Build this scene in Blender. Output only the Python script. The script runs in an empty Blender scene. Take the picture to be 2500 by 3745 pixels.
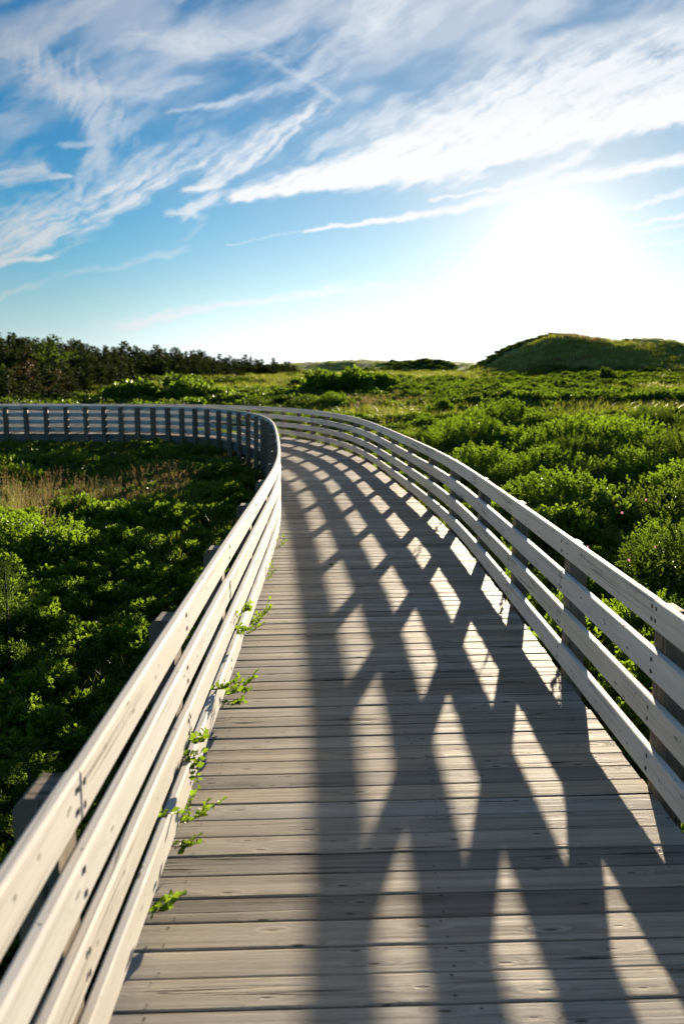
import bpy, math, random
import numpy as np
from mathutils import Vector, Matrix

PI = math.pi
R = math.radians
rng = np.random.default_rng(11)
random.seed(11)
sc = bpy.context.scene
COL = sc.collection

# ------------------------------------------------------------------ camera
F_PX, IMG_W, IMG_H, HOR = 3300.0, 2500.0, 3745.0, 1374.0
CAM_H = 1.852
PITCH = math.atan((IMG_H / 2 - HOR) / F_PX)
cam_d = bpy.data.cameras.new('camera')
cam = bpy.data.objects.new('camera', cam_d)
COL.objects.link(cam)
cam.location = (0, 0, CAM_H)
cam.rotation_euler = (PI / 2 - PITCH, 0, 0)
cam_d.sensor_fit = 'VERTICAL'
cam_d.sensor_height = 36.0
cam_d.sensor_width = 24.0
cam_d.lens = F_PX / IMG_H * 36.0
cam_d.clip_start = 0.05
cam_d.clip_end = 8000
cam_d.dof.use_dof = True
cam_d.dof.focus_distance = 6.2
cam_d.dof.aperture_fstop = 2.8
sc.camera = cam

SUN_AZ, SUN_EL = R(12.8), R(7.8)


def tag(o, label=None, cat=None, group=None, kind=None):
    if label: o['label'] = label
    if cat: o['category'] = cat
    if group: o['group'] = group
    if kind: o['kind'] = kind
    return o


def empty(name, loc=(0, 0, 0), rz=0.0):
    o = bpy.data.objects.new(name, None)
    o.empty_display_size = 0.2
    COL.objects.link(o)
    o.location = loc
    o.rotation_euler = (0, 0, rz)
    return o


def link(name, me, parent=None, loc=None):
    o = bpy.data.objects.new(name, me)
    COL.objects.link(o)
    if parent is not None: o.parent = parent
    if loc is not None: o.location = loc
    return o


class MB:
    """collects vertices / faces / uvs for one mesh"""
    def __init__(s):
        s.v = []; s.f = []; s.uv = []; s.r = []; s.m = []

    def add(s, verts, faces, uvs=None, rnd=(0.5, 0.5), mat=0):
        b = len(s.v)
        s.v += [tuple(p) for p in verts]
        for i, f in enumerate(faces):
            s.f.append(tuple(b + k for k in f))
            s.m.append(mat)
            u = uvs[i] if uvs is not None else [(verts[k][0], verts[k][1] + verts[k][2]) for k in f]
            s.uv += list(u)
            s.r += [rnd] * len(f)

    def mesh(s, name, mats, smooth=False):
        me = bpy.data.meshes.new(name)
        me.from_pydata(s.v, [], s.f)
        l = me.uv_layers.new(name='UV')
        l.data.foreach_set('uv', np.array(s.uv, dtype=np.float32).ravel())
        l2 = me.uv_layers.new(name='RND')
        l2.data.foreach_set('uv', np.array(s.r, dtype=np.float32).ravel())
        for m in mats: me.materials.append(m)
        me.polygons.foreach_set('material_index', np.array(s.m, dtype=np.int32))
        if smooth: me.polygons.foreach_set('use_smooth', np.ones(len(s.f), dtype=bool))
        me.update()
        return me


def mesh_np(name, V, F, mats, uv=None, smooth=False):
    """V (n,3) and F (m,k) arrays"""
    me = bpy.data.meshes.new(name)
    n, m, k = len(V), len(F), F.shape[1]
    me.vertices.add(n)
    me.vertices.foreach_set('co', V.astype(np.float32).ravel())
    me.loops.add(m * k)
    me.loops.foreach_set('vertex_index', F.astype(np.int32).ravel())
    me.polygons.add(m)
    me.polygons.foreach_set('loop_start', np.arange(0, m * k, k, dtype=np.int32))
    if uv is not None:
        l = me.uv_layers.new(name='UV')
        l.data.foreach_set('uv', uv.astype(np.float32).ravel())
    for mt in mats: me.materials.append(mt)
    if smooth: me.polygons.foreach_set('use_smooth', np.ones(m, dtype=bool))
    me.update(calc_edges=True)
    me.validate()
    return me


# ------------------------------------------------------------------ node helpers
class NT:
    def __init__(s, tree):
        s.t = tree; s.n = tree.nodes; s.l = tree.links

    def node(s, typ, **kw):
        nd = s.n.new(typ)
        for k, v in kw.items(): setattr(nd, k, v)
        return nd

    def put(s, sock, val):
        if hasattr(val, 'is_linked') or hasattr(val, 'default_value') and not isinstance(val, (int, float)):
            s.l.new(val, sock)
        else:
            sock.default_value = val

    def math(s, op, a, b=None, c=None, clamp=False):
        nd = s.node('ShaderNodeMath', operation=op)
        nd.use_clamp = clamp
        s.put(nd.inputs[0], a)
        if b is not None: s.put(nd.inputs[1], b)
        if c is not None: s.put(nd.inputs[2], c)
        return nd.outputs[0]

    def vmath(s, op, a, b=None, out=0):
        nd = s.node('ShaderNodeVectorMath', operation=op)
        s.put(nd.inputs[0], a)
        if b is not None: s.put(nd.inputs[1], b)
        return nd.outputs[out]

    def xyz(s, x, y, z=0.0):
        nd = s.node('ShaderNodeCombineXYZ')
        s.put(nd.inputs[0], x); s.put(nd.inputs[1], y); s.put(nd.inputs[2], z)
        return nd.outputs[0]

    def sep(s, v):
        nd = s.node('ShaderNodeSeparateXYZ'); s.put(nd.inputs[0], v)
        return nd.outputs

    def noise(s, vec, scale=1.0, detail=4.0, rough=0.55, dist=0.0, out='Fac'):
        nd = s.node('ShaderNodeTexNoise')
        s.put(nd.inputs['Vector'], vec)
        nd.inputs['Scale'].default_value = scale
        nd.inputs['Detail'].default_value = detail
        nd.inputs['Roughness'].default_value = rough
        nd.inputs['Distortion'].default_value = dist
        return nd.outputs[out]

    def map(s, val, a, b, c=0.0, d=1.0, kind='SMOOTHSTEP'):
        nd = s.node('ShaderNodeMapRange', interpolation_type=kind)
        s.put(nd.inputs['Value'], val)
        s.put(nd.inputs['From Min'], a); s.put(nd.inputs['From Max'], b)
        s.put(nd.inputs['To Min'], c); s.put(nd.inputs['To Max'], d)
        return nd.outputs['Result']

    def mix(s, fac, a, b, blend='MIX'):
        nd = s.node('ShaderNodeMix', data_type='RGBA', blend_type=blend)
        s.put(nd.inputs[0], fac); s.put(nd.inputs[6], a); s.put(nd.inputs[7], b)
        return nd.outputs[2]

    def ramp(s, fac, stops):
        nd = s.node('ShaderNodeValToRGB')
        s.put(nd.inputs[0], fac)
        e = nd.color_ramp.elements
        while len(e) < len(stops): e.new(0.5)
        for el, (p, c) in zip(e, stops):
            el.position = p; el.color = (*c, 1)
        return nd.outputs[0]


def new_mat(name):
    m = bpy.data.materials.new(name)
    m.use_nodes = True
    t = NT(m.node_tree)
    t.n.clear()
    out = t.node('ShaderNodeOutputMaterial')
    return m, t, out


def c4(c): return (c[0], c[1], c[2], 1.0)


def wood_mat(name, pale, mid, dark, spec=0.28, knots=0.5, cracks=0.5, rough=0.62, checks=0.0, vary=0.3, bump=0.25):
    m, t, out = new_mat(name)
    uv = t.sep(t.node('ShaderNodeUVMap', uv_map='UV').outputs[0])
    rn = t.sep(t.node('ShaderNodeUVMap', uv_map='RND').outputs[0])
    u, v = uv[0], uv[1]
    ro = t.math('MULTIPLY', rn[0], 63.0)
    r2 = t.math('MULTIPLY', rn[1], 41.0)

    def co(su, sv):
        return t.xyz(t.math('MULTIPLY_ADD', u, su, ro), t.math('MULTIPLY_ADD', v, sv, r2), r2)
    # knots: rings bending the grain
    vor = t.node('ShaderNodeTexVoronoi', voronoi_dimensions='2D', feature='F1')
    t.put(vor.inputs['Vector'], co(2.6, 9.0))
    vor.inputs['Scale'].default_value = 1.0
    kd = vor.outputs['Distance']
    kr = t.sep(vor.outputs['Color'])[0]
    ksel = t.math('GREATER_THAN', kr, 1.0 - knots)
    ksize = t.math('MULTIPLY_ADD', kr, 0.07, 0.015)
    knot = t.math('MULTIPLY', t.map(kd, ksize, t.math('MULTIPLY', ksize, 0.45), 0, 1), ksel)
    halo = t.math('MULTIPLY', t.map(kd, 0.32, 0.02, 0, 1), ksel)
    bend = t.math('MULTIPLY', halo, 0.9)
    gvec = t.vmath('ADD', co(0.9, 70.0), t.xyz(0.0, t.math('MULTIPLY', bend, 6.0), 0.0))
    grain = t.noise(gvec, 1.0, 5, 0.6, 0.3)
    band = t.noise(t.vmath('ADD', co(0.45, 20.0), t.xyz(0.0, t.math('MULTIPLY', bend, 2.0), 0.0)), 1.0, 3, 0.5, 0.8)
    blot = t.noise(co(2.2, 7.0), 1.0, 4, 0.6, 0.2)
    fine = t.noise(co(30.0, 260.0), 1.0, 2, 0.6)
    f = t.math('MULTIPLY_ADD', grain, 0.55, t.math('MULTIPLY_ADD', band, 0.45, t.math('MULTIPLY', blot, 0.45)))
    f = t.math('MULTIPLY_ADD', fine, 0.12, f)
    f = t.map(f, 0.45, 1.05, 0, 1, 'LINEAR')
    col = t.ramp(f, [(0.0, dark), (0.42, mid), (1.0, pale)])
    # board to board tone
    tone = t.math('MULTIPLY_ADD', rn[1], vary, 1.0 - vary * 0.5)
    warm = t.mix(rn[0], (1.04, 1.0, 0.93, 1), (0.95, 1.0, 1.05, 1))
    col = t.mix(1.0, col, warm, 'MULTIPLY')
    col = t.vmath('SCALE', col); t.put(col.node.inputs['Scale'], tone)
    # cracks
    cn = t.noise(co(0.22, 13.0), 1.0, 3, 0.5, 0.3)
    cr = t.math('ABSOLUTE', t.math('SUBTRACT', cn, 0.5))
    where = t.map(t.noise(co(0.7, 4.0), 1.0, 2), 0.44, 0.54)
    crack = t.math('MULTIPLY', t.map(cr, 0.016, 0.003, 0, 1), where)
    crack = t.math('MULTIPLY', crack, cracks)
    dk = t.math('MAXIMUM', t.math('MULTIPLY', knot, 0.75), crack)
    if checks > 0:  # short dark scars across and along the rail
        v2 = t.node('ShaderNodeTexVoronoi', voronoi_dimensions='2D', feature='F1')
        t.put(v2.inputs['Vector'], co(7.0, 13.0))
        v2.inputs['Scale'].default_value = 1.0
        sel = t.math('GREATER_THAN', t.sep(v2.outputs['Color'])[1], 1.0 - checks)
        sc_ = t.math('MULTIPLY', t.map(v2.outputs['Distance'], 0.12, 0.04), sel)
        sc_ = t.math('MULTIPLY', sc_, t.map(t.noise(co(90, 20), 1.0, 2), 0.4, 0.6))
        dk = t.math('MAXIMUM', dk, t.math('MULTIPLY', sc_, 0.8))
    col = t.mix(dk, col, c4([c * 0.28 for c in dark]))
    bs = t.node('ShaderNodeBsdfPrincipled')
    t.put(bs.inputs['Base Color'], col)
    t.put(bs.inputs['Roughness'], t.map(grain, 0.3, 0.7, rough + 0.1, rough - 0.08))
    bs.inputs['Specular IOR Level'].default_value = spec
    h = t.math('SUBTRACT', t.math('MULTIPLY_ADD', grain, 0.7, t.math('MULTIPLY', fine, 0.3)), t.math('MULTIPLY', dk, 1.5))
    bp = t.node('ShaderNodeBump')
    bp.inputs['Strength'].default_value = bump
    bp.inputs['Distance'].default_value = 0.004
    t.put(bp.inputs['Height'], h)
    t.l.new(bp.outputs[0], bs.inputs['Normal'])
    t.l.new(bs.outputs[0], out.inputs[0])
    return m


def leaf_mat(name, c_a, c_b, trans, tcol, rough=0.42, spec=0.5):
    m, t, out = new_mat(name)
    oi = t.node('ShaderNodeObjectInfo').outputs['Random']
    uv = t.sep(t.node('ShaderNodeUVMap', uv_map='UV').outputs[0])
    gp = t.node('ShaderNodeNewGeometry').outputs['Position']
    big = t.noise(gp, 0.22, 3, 0.6)
    f = t.math('MULTIPLY_ADD', oi, 0.4, t.math('MULTIPLY_ADD', uv[0], 0.45, t.math('MULTIPLY_ADD', big, 1.2, -0.55)), clamp=True)
    col = t.mix(f, c4(c_a), c4(c_b))
    bs = t.node('ShaderNodeBsdfPrincipled')
    t.put(bs.inputs['Base Color'], col)
    bs.inputs['Roughness'].default_value = rough
    bs.inputs['Specular IOR Level'].default_value = spec
    tr = t.node('ShaderNodeBsdfTranslucent')
    tc = t.mix(1.0, col, c4(tcol), 'MULTIPLY')
    t.put(tr.inputs[0], tc)
    ms = t.node('ShaderNodeMixShader')
    ms.inputs[0].default_value = trans
    t.l.new(bs.outputs[0], ms.inputs[1]); t.l.new(tr.outputs[0], ms.inputs[2])
    t.l.new(ms.outputs[0], out.inputs[0])
    return m


def plain_mat(name, c, rough=0.7, metal=0.0, nscale=20, var=0.3):
    m, t, out = new_mat(name)
    tc = t.node('ShaderNodeTexCoord').outputs['Object']
    n = t.noise(tc, nscale, 4)
    col = t.mix(n, c4([x * (1 - var) for x in c]), c4([x * (1 + var) for x in c]))
    bs = t.node('ShaderNodeBsdfPrincipled')
    t.put(bs.inputs['Base Color'], col)
    bs.inputs['Roughness'].default_value = rough
    bs.inputs['Metallic'].default_value = metal
    t.l.new(bs.outputs[0], out.inputs[0])
    return m


M_DECK = wood_mat('deck_wood', (0.435, 0.39, 0.325), (0.275, 0.24, 0.196), (0.10, 0.084, 0.067), spec=0.05, knots=0.55, cracks=0.95, rough=0.66, vary=0.56, bump=0.45)
M_RAIL = wood_mat('rail_wood', (0.76, 0.725, 0.67), (0.62, 0.58, 0.52), (0.33, 0.285, 0.235), knots=0.5, cracks=0.7, rough=0.65, checks=0.26, vary=0.12, bump=0.15)
M_POST = wood_mat('post_wood', (0.26, 0.205, 0.145), (0.175, 0.135, 0.095), (0.09, 0.068, 0.048), knots=0.2, cracks=0.9, rough=0.75, vary=0.25, bump=0.3)
M_BEAM = wood_mat('beam_wood', (0.30, 0.27, 0.23), (0.2, 0.175, 0.145), (0.11, 0.09, 0.07), knots=0.2, cracks=0.6, rough=0.8, vary=0.2)
M_NAIL = plain_mat('nail_steel', (0.022, 0.020, 0.020), 0.6, 0.3)
M_BOLT = plain_mat('bolt_steel', (0.03, 0.03, 0.034), 0.45, 0.6)
M_BAY = leaf_mat('bayberry_leaf', (0.055, 0.10, 0.016), (0.118, 0.195, 0.028), 0.5, (2.1, 1.95, 0.7), 0.45, 0.32)
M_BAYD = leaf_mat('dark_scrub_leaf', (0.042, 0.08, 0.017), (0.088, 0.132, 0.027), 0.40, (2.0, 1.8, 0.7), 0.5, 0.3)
M_ROSE = leaf_mat('pale_leaf', (0.06, 0.105, 0.02), (0.11, 0.16, 0.03), 0.42, (2.0, 1.95, 0.8), 0.48, 0.32)
M_NEEDLE = leaf_mat('spruce_needle', (0.016, 0.032, 0.012), (0.034, 0.05, 0.016), 0.25, (1.8, 1.5, 0.8), 0.75, 0.1)
M_NEEDLE2 = leaf_mat('juniper_needle', (0.03, 0.06, 0.014), (0.065, 0.095, 0.022), 0.35, (1.8, 1.7, 0.8), 0.8, 0.1)
M_GRASS = leaf_mat('green_grass', (0.10, 0.135, 0.025), (0.18, 0.205, 0.05), 0.5, (1.9, 1.8, 0.8), 0.5, 0.3)
M_DRY = leaf_mat('dry_grass', (0.125, 0.108, 0.05), (0.20, 0.165, 0.085), 0.5, (1.5, 1.3, 1.0), 0.6, 0.2)
M_STEM = plain_mat('twig_bark', (0.07, 0.045, 0.03), 0.8)
M_BARK = plain_mat('spruce_bark', (0.085, 0.065, 0.05), 0.9)
M_PINK = leaf_mat('rose_petal', (0.42, 0.22, 0.28), (0.5, 0.3, 0.36), 0.4, (1.4, 1.2, 1.2), 0.5, 0.3)

def vnoise(x, y, seed=0):
    """smooth value noise, numpy"""
    xi = np.floor(x).astype(np.int64); yi = np.floor(y).astype(np.int64)
    xf = x - xi; yf = y - yi
    xf = xf * xf * (3 - 2 * xf); yf = yf * yf * (3 - 2 * yf)

    def hsh(a, b):
        h = (a * 374761393 + b * 668265263 + seed * 1442695) & 0x7fffffff
        h = ((h ^ (h >> 13)) * 1274126177) & 0x7fffffff
        return ((h ^ (h >> 16)) & 0xffff) / 65535.0
    return (hsh(xi, yi) * (1 - xf) + hsh(xi + 1, yi) * xf) * (1 - yf) + (hsh(xi, yi + 1) * (1 - xf) + hsh(xi + 1, yi + 1) * xf) * yf


def fbm(x, y, seed=0, oct=4):
    r = 0; a = 0.5; t = 0
    for o in range(oct):
        r = r + a * vnoise(x * 2 ** o, y * 2 ** o, seed + o); t += a; a *= 0.5
    return r / t


# ------------------------------------------------------------------ boardwalk path
KS = np.array([-10, 6, 9, 12, 15, 18, 21, 23.5, 26, 28.5, 31, 34, 38, 75.])
KH = np.array([0.4, 0.3, 0.7, 4.2, 4.8, 5.5, 9.2, 15, 21.4, 37.3, 63.2, 86.5, 95, 95.])
DS = 0.02
_s = np.arange(-10, 75, DS)
_h = np.radians(np.interp(_s, KS, KH))
_k = np.ones(61) / 61.0
_h = np.convolve(np.pad(_h, 30, 'edge'), _k, 'valid')
_x = 0.436 + np.cumsum(-np.sin(_h)) * DS
_y = -10 + np.cumsum(np.cos(_h)) * DS
S_END = 70.0


def at_s(s):
    return np.interp(s, _s, _x), np.interp(s, _s, _y), np.interp(s, _s, _h)


def off(s, w, z=0.0):
    """point at arc length s of the centre line, w metres to the right of it"""
    x, y, h = at_s(s)
    return (x + w * np.cos(h), y + w * np.sin(h), z)


PATH = np.stack([_x[::10], _y[::10]], 1)


def path_dist(P):
    P = np.asarray(P, dtype=float)
    out = np.full(len(P), 1e9)
    for i in range(0, len(P), 4000):
        d = P[i:i + 4000, None, :] - PATH[None]
        out[i:i + 4000] = np.sqrt((d ** 2).sum(2).min(1))
    return out


# deck boards ------------------------------------------------------
def board_angle(s):
    a = np.interp(s, [-10, 1, 3, 5, 8, 14, 19, 24], [1.5, 1.8, 2.6, 4.0, 5.2, 6.0, 8.0, 15.8])
    h = math.degrees(at_s(s)[2])
    w = min(max((s - 19) / 5.0, 0), 1)
    return R(a * (1 - w) + h * w)


HALF = 1.035
PITCH_B = 0.146
mb = MB()
s = -4.0
i = 0
edges = []
while s < S_END:
    edges.append((s, board_angle(s)))
    s += PITCH_B
prof_t = [(0.0, -0.036), (0.0, -0.004), (0.0035, 0.0), (1.0, 0.0)]


def board_pt(line, w, along, z):
    sx, a = line
    cx, cy, h = at_s(sx)
    # board line direction (cos a, sin a); stretch to keep the edge parallel to the path
    k = 1.0 / math.cos(a - h)
    return np.array([cx + w * k * math.cos(a) - along * math.sin(a), cy + w * k * math.sin(a) + along * math.cos(a), z])


NAILS = (-0.93, 0.0, 0.9)
for i in range(len(edges) - 1):
    a, b = edges[i], edges[i + 1]
    gap = random.uniform(0.0024, 0.0046)
    if random.random() < 0.12: gap += 0.0025
    zj = random.uniform(-0.0022, 0.0022)
    tilt = random.uniform(-0.0015, 0.0015)
    wl = -HALF - random.uniform(0.0, 0.012); wr = HALF + random.uniform(0.0, 0.012)
    nseg = 10 if a[0] < 14 else 5
    rnd = (random.random(), random.random())
    u0 = random.uniform(0, 10)
    cup = random.uniform(-0.001, 0.0014)
    verts = []; wob = random.uniform(-0.0015, 0.0015); wp = random.uniform(0, 6)
    for k in range(nseg + 1):
        w = wl + (wr - wl) * k / nseg
        A = board_pt(a, w, gap, 0); B = board_pt(b, w, -gap, 0)
        ln = np.linalg.norm(B - A)
        d = (B - A) / ln
        j = wob * math.sin(w * 3 + wp)
        for (tt, zz) in ((0, -0.036), (0, -0.005), (0.0018, -0.0015), (0.006, 0.0), (ln * 0.5, cup), (ln - 0.006, 0.0), (ln - 0.0018, -0.0015), (ln, -0.005), (ln, -0.036)):
            p = A + d * (tt + (j if 0 < tt < ln else j))
            verts.append((p[0], p[1], zz + zj + tilt * (tt / ln - 0.5)))
    faces = []; uvs = []
    vs = [0, 0.03, 0.034, 0.04, 0.11, 0.18, 0.186, 0.19, 0.22]
    for k in range(nseg):
        for q in range(8):
            o1 = k * 9 + q; o2 = (k + 1) * 9 + q
            faces.append((o1, o2, o2 + 1, o1 + 1))
            ua = u0 + 2.07 * k / nseg; ub = u0 + 2.07 * (k + 1) / nseg
            uvs.append([(ua, vs[q]), (ub, vs[q]), (ub, vs[q + 1]), (ua, vs[q + 1])])
    faces.append(tuple(range(9)));  uvs.append([(u0, x) for x in vs])
    e = nseg * 9
    faces.append(tuple(e + 8 - q for q in range(9))); uvs.append([(u0, x) for x in vs])
    mb.add(verts, faces, uvs, rnd)
    if a[0] < 24:
        for nw in NAILS:
            nw2 = nw + random.uniform(-0.012, 0.012) + (0.06 if i % 13 < 5 and nw == 0 else 0)
            for t_ in (0.024, 0.116):
                if random.random() < 0.06: continue
                c = board_pt(a, nw2 + random.uniform(-0.012, 0.012), gap + t_ + random.uniform(-0.006, 0.006), 0.0012 + zj + max(cup, 0))
                r_ = random.uniform(0.0034, 0.0052)
                vv = [(c[0] + r_ * math.cos(q * PI / 4), c[1] + r_ * math.sin(q * PI / 4), c[2]) for q in range(8)]
                vv.append((c[0], c[1], c[2] + 0.0006))
                mb.add(vv, [(q, (q + 1) % 8, 8) for q in range(8)], None, rnd, 1)
deck = link('boardwalk_path', mb.mesh('boardwalk_path', [M_DECK, M_NAIL]))
tag(deck, 'weathered grey plank boardwalk deck curving away to the left', kind='structure')


def bar_along(s0, s1, wc, zc, wid, hei, cham, step, rnd, mb=None, mat=0, wob=0.0):
    """rounded timber bent along the path: centre offset wc, centre height zc"""
    mb = mb or MB()
    n = max(2, int((s1 - s0) / step) + 1)
    hw, hh, c = wid / 2, hei / 2, cham
    sec = []
    for (cx, cz, a0) in ((hw - c, hh - c, 0), (-hw + c, hh - c, 90), (-hw + c, -hh + c, 180), (hw - c, -hh + c, 270)):
        for a in (0, 45, 90):
            sec.append((cx + c * math.cos(R(a0 + a)), cz + c * math.sin(R(a0 + a))))
    m = len(sec)
    per = [0]
    for k in range(m):
        q = sec[(k + 1) % m]; per.append(per[-1] + math.hypot(q[0] - sec[k][0], q[1] - sec[k][1]))
    verts = []; faces = []; uvs = []
    u0 = rnd[0] * 20
    ph = random.uniform(0, 6)
    w_end = random.uniform(-wob, wob); z_end = random.uniform(-wob, wob)
    for k in range(n):
        f = k / (n - 1)
        s_ = s0 + (s1 - s0) * f
        dw = w_end * (1 - f) + wob * 0.5 * math.sin(3 * f + ph); dz = z_end * f + wob * 0.5 * math.cos(4 * f + ph)
        for (a, b) in sec:
            verts.append(off(s_, wc + a + dw, zc + b + dz))
    for k in range(n - 1):
        ua = u0 + (s1 - s0) * k / (n - 1); ub = u0 + (s1 - s0) * (k + 1) / (n - 1)
        for q in range(m):
            q2 = (q + 1) % m
            faces.append((k * m + q, k * m + q2, (k + 1) * m + q2, (k + 1) * m + q))
            uvs.append([(ua, per[q]), (ua, per[q + 1]), (ub, per[q + 1]), (ub, per[q])])
    faces.append(tuple(reversed(range(m)))); uvs.append([(u0 + sec[q][0], sec[q][1]) for q in reversed(range(m))])
    e = (n - 1) * m
    faces.append(tuple(e + q for q in range(m))); uvs.append([(u0 + sec[q][0], sec[q][1]) for q in range(m)])
    mb.add(verts, faces, uvs, rnd, mat)
    return mb


for w in (-0.985, 0.985, -0.45, 0.45, 0.0):
    b = bar_along(-4, S_END - 0.2, w, -0.155, 0.045, 0.23, 0.003, 0.5, (random.random(), random.random()))
    link('edge_beam' if abs(w) > 0.9 else 'joist', b.mesh('beam', [M_BEAM]), deck)

# ------------------------------------------------------------------ fences
RAIL_Z = (0.150, 0.3765, 0.603, 0.8295)   # centres
RAIL_H, RAIL_T = 0.130, 0.038


def s_of_y(yt, side):
    ss = np.arange(-4, 45, 0.02)
    x, y, z = off(ss, side * 1.09)
    return float(ss[np.argmin(np.abs(y - yt))])


def post_mesh(rnd):
    m = MB()
    lx, ly = 0.052, 0.07     # half depth away from walkway, half along
    z0, z1, c = -1.1, 0.858, 0.028
    # section in x/z with chamfered top on outer side, extruded along y
    sec = [(-lx, z0), (lx, z0), (lx, z1 - c), (lx - c, z1), (-lx + 0.004, z1), (-lx, z1 - 0.004)]
    n = len(sec); verts = []
    for y in (-ly, ly): verts += [(a, y, b) for a, b in sec]
    faces = []; uvs = []
    for q in range(n):
        q2 = (q + 1) % n
        faces.append((q, q2, n + q2, n + q))
        if q in (0, 3): uvs.append([(sec[q][0], -ly), (sec[q2][0], -ly), (sec[q2][0], ly), (sec[q][0], ly)])
        else: uvs.append([(sec[q][1], -ly + q), (sec[q2][1], -ly + q), (sec[q2][1], ly + q), (sec[q][1], ly + q)])
    faces.append(tuple(reversed(range(n)))); uvs.append([(sec[q][1], sec[q][0] + 3) for q in reversed(range(n))])
    faces.append(tuple(n + q for q in range(n))); uvs.append([(sec[q][1], sec[q][0] + 4) for q in range(n)])
    # groove between the two plies
    m.add(verts, faces, uvs, rnd)
    return m.mesh('post', [M_POST])


POSTS = [post_mesh((random.random(), random.random())) for _ in range(8)]


def bolt_mesh(side):
    m = MB()
    r, d = 0.0105, 0.0016
    vs = []
    for (rr, xx) in ((r, 0.0), (r, -d * 0.5), (r * 0.7, -d)):
        vs += [(side * xx, rr * math.cos(q * PI / 4), rr * math.sin(q * PI / 4)) for q in range(8)]
    vs.append((-side * d * 1.1, 0, 0))
    fs = []
    for k in range(2):
        for q in range(8):
            q2 = (q + 1) % 8
            fs.append((k * 8 + q, k * 8 + q2, k * 8 + 8 + q2, k * 8 + 8 + q))
    fs += [(16 + q, 16 + (q + 1) % 8, 24) for q in range(8)]
    m.add(vs, fs)
    return m.mesh('bolt', [M_BOLT])


def fence(side, ys, s_lo, label):
    root = empty('wooden_fence', off(0, side * 1.05))
    tag(root, label, 'fence')
    inv = Matrix.Translation(-Vector(root.location))
    ps = [s_of_y(y, side) for y in ys]
    sp = 1.7
    while ps[0] > s_lo + sp: ps.insert(0, ps[0] - sp)
    while ps[-1] < S_END - 1:
        last = ps[-1]
        rr = 1.0 + (side * 0.0)
        step = np.interp(last, [16, 21, 25, 28, 31, 60], [1.6, 1.4, 1.15, 0.85, 0.68, 0.66])
        ps.append(last + float(step))
    for k, s_ in enumerate(ps):
        x, y, z = off(s_, side * (1.0 + RAIL_T + 0.052 + 0.0015))
        h = at_s(s_)[2]
        o = link('post', POSTS[k % 8], root, Vector((x, y, 0)) - root.location)
        o.rotation_euler = (0, R(random.uniform(-0.5, 0.5)), float(h) + (0 if side > 0 else PI) + R(random.uniform(-1, 1)))
        o.scale.z = 1.0 + random.uniform(-0.008, 0.004)
    bm = bolt_mesh(side)
    nb = 0
    far = MB()
    for lvl, z in enumerate(RAIL_Z):
        # butt joints every few posts, staggered from rail to rail
        k = 0; cuts = [ps[0] - 0.3]
        k = [3, 5, 2, 4][lvl] if side > 0 else [4, 1, 5, 3][lvl]
        while k < len(ps) - 1:
            cuts.append(ps[k]); k += 3 if ps[k] < 24 else 6
        cuts.append(ps[-1] + 0.1)
        for a, b in zip(cuts[:-1], cuts[1:]):
            wob = 0.0025
            mbr = bar_along(a + 0.0015, b - 0.0015, side * (1.0 + RAIL_T / 2), z, RAIL_T, RAIL_H + random.uniform(-0.002, 0.002), 0.0085, 0.16, (random.random(), random.random()), wob=wob)
            ro = link('rail', mbr.mesh('rail', [M_RAIL]), root)
            ro.location = -Vector(root.location)
            for s_ in ps:
                if not (a - 0.01 <= s_ <= b + 0.01): continue
                joint_a = abs(s_ - a) < 0.02; joint_b = abs(s_ - b) < 0.02
                ds = 0.026 if joint_a else (-0.026 if joint_b else random.uniform(-0.012, 0.012))
                for dz in (-0.029, 0.029):
                    if s_ > 16 or s_ < 0.6: continue
                    h = at_s(s_)[2]
                    p = off(s_ + ds + random.uniform(-.006, .006), side * (1.0 - 0.0012), z + dz + random.uniform(-.006, .006))
                    if nb < 96:
                        bo = link('bolt', bm, ro, Vector(p))
                        bo.rotation_euler = (0, 0, float(h))
                        nb += 1
                    else:
                        r0 = 0.0105
                        base = []
                        for q in range(8):
                            base.append((p[0] + r0 * math.cos(q * PI / 4) * -math.sin(h), p[1] + r0 * math.cos(q * PI / 4) * math.cos(h), p[2] + r0 * math.sin(q * PI / 4)))
                        ctr = (p[0] - side * 0.0015 * math.cos(h), p[1] - side * 0.0015 * math.sin(h), p[2])
                        far.add(base + [ctr], [(q, (q + 1) % 8, 8) for q in range(8)])
    if far.v:
        o = link('bolt', far.mesh('far_bolts', [M_BOLT]), root)
        o.location = -Vector(root.location)
        o['kind'] = 'stuff'
    return root, ps


fr, PS_R = fence(1, [3.8, 5.43, 7.1, 8.85, 10.75, 12.4, 14.25, 16.1, 18.0, 19.85, 21.35, 23.1, 24.5], -4, 'grey four-rail timber fence with shaded inner face, on the right side of the boardwalk')
fl, PS_L = fence(-1, [2.09, 3.67, 5.2, 6.97, 8.62, 10.29, 12.0, 13.8, 15.5, 16.93], -4, 'sunlit pale four-rail timber fence on the left side of the boardwalk')

# ------------------------------------------------------------------ terrain
DX = lambda D, y: (D * 1.5944 - 1250) / F_PX * y * 1.0         # chart column at depth y
DZ = lambda D, y: CAM_H + (861.5 - D) * 1.5944 / F_PX * y      # chart row at depth y


def ridge(pts, y0):
    xs = [DX(a, y0) for a, b in pts]; zs = [DZ(b, y0) for a, b in pts]
    return xs, zs


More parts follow.
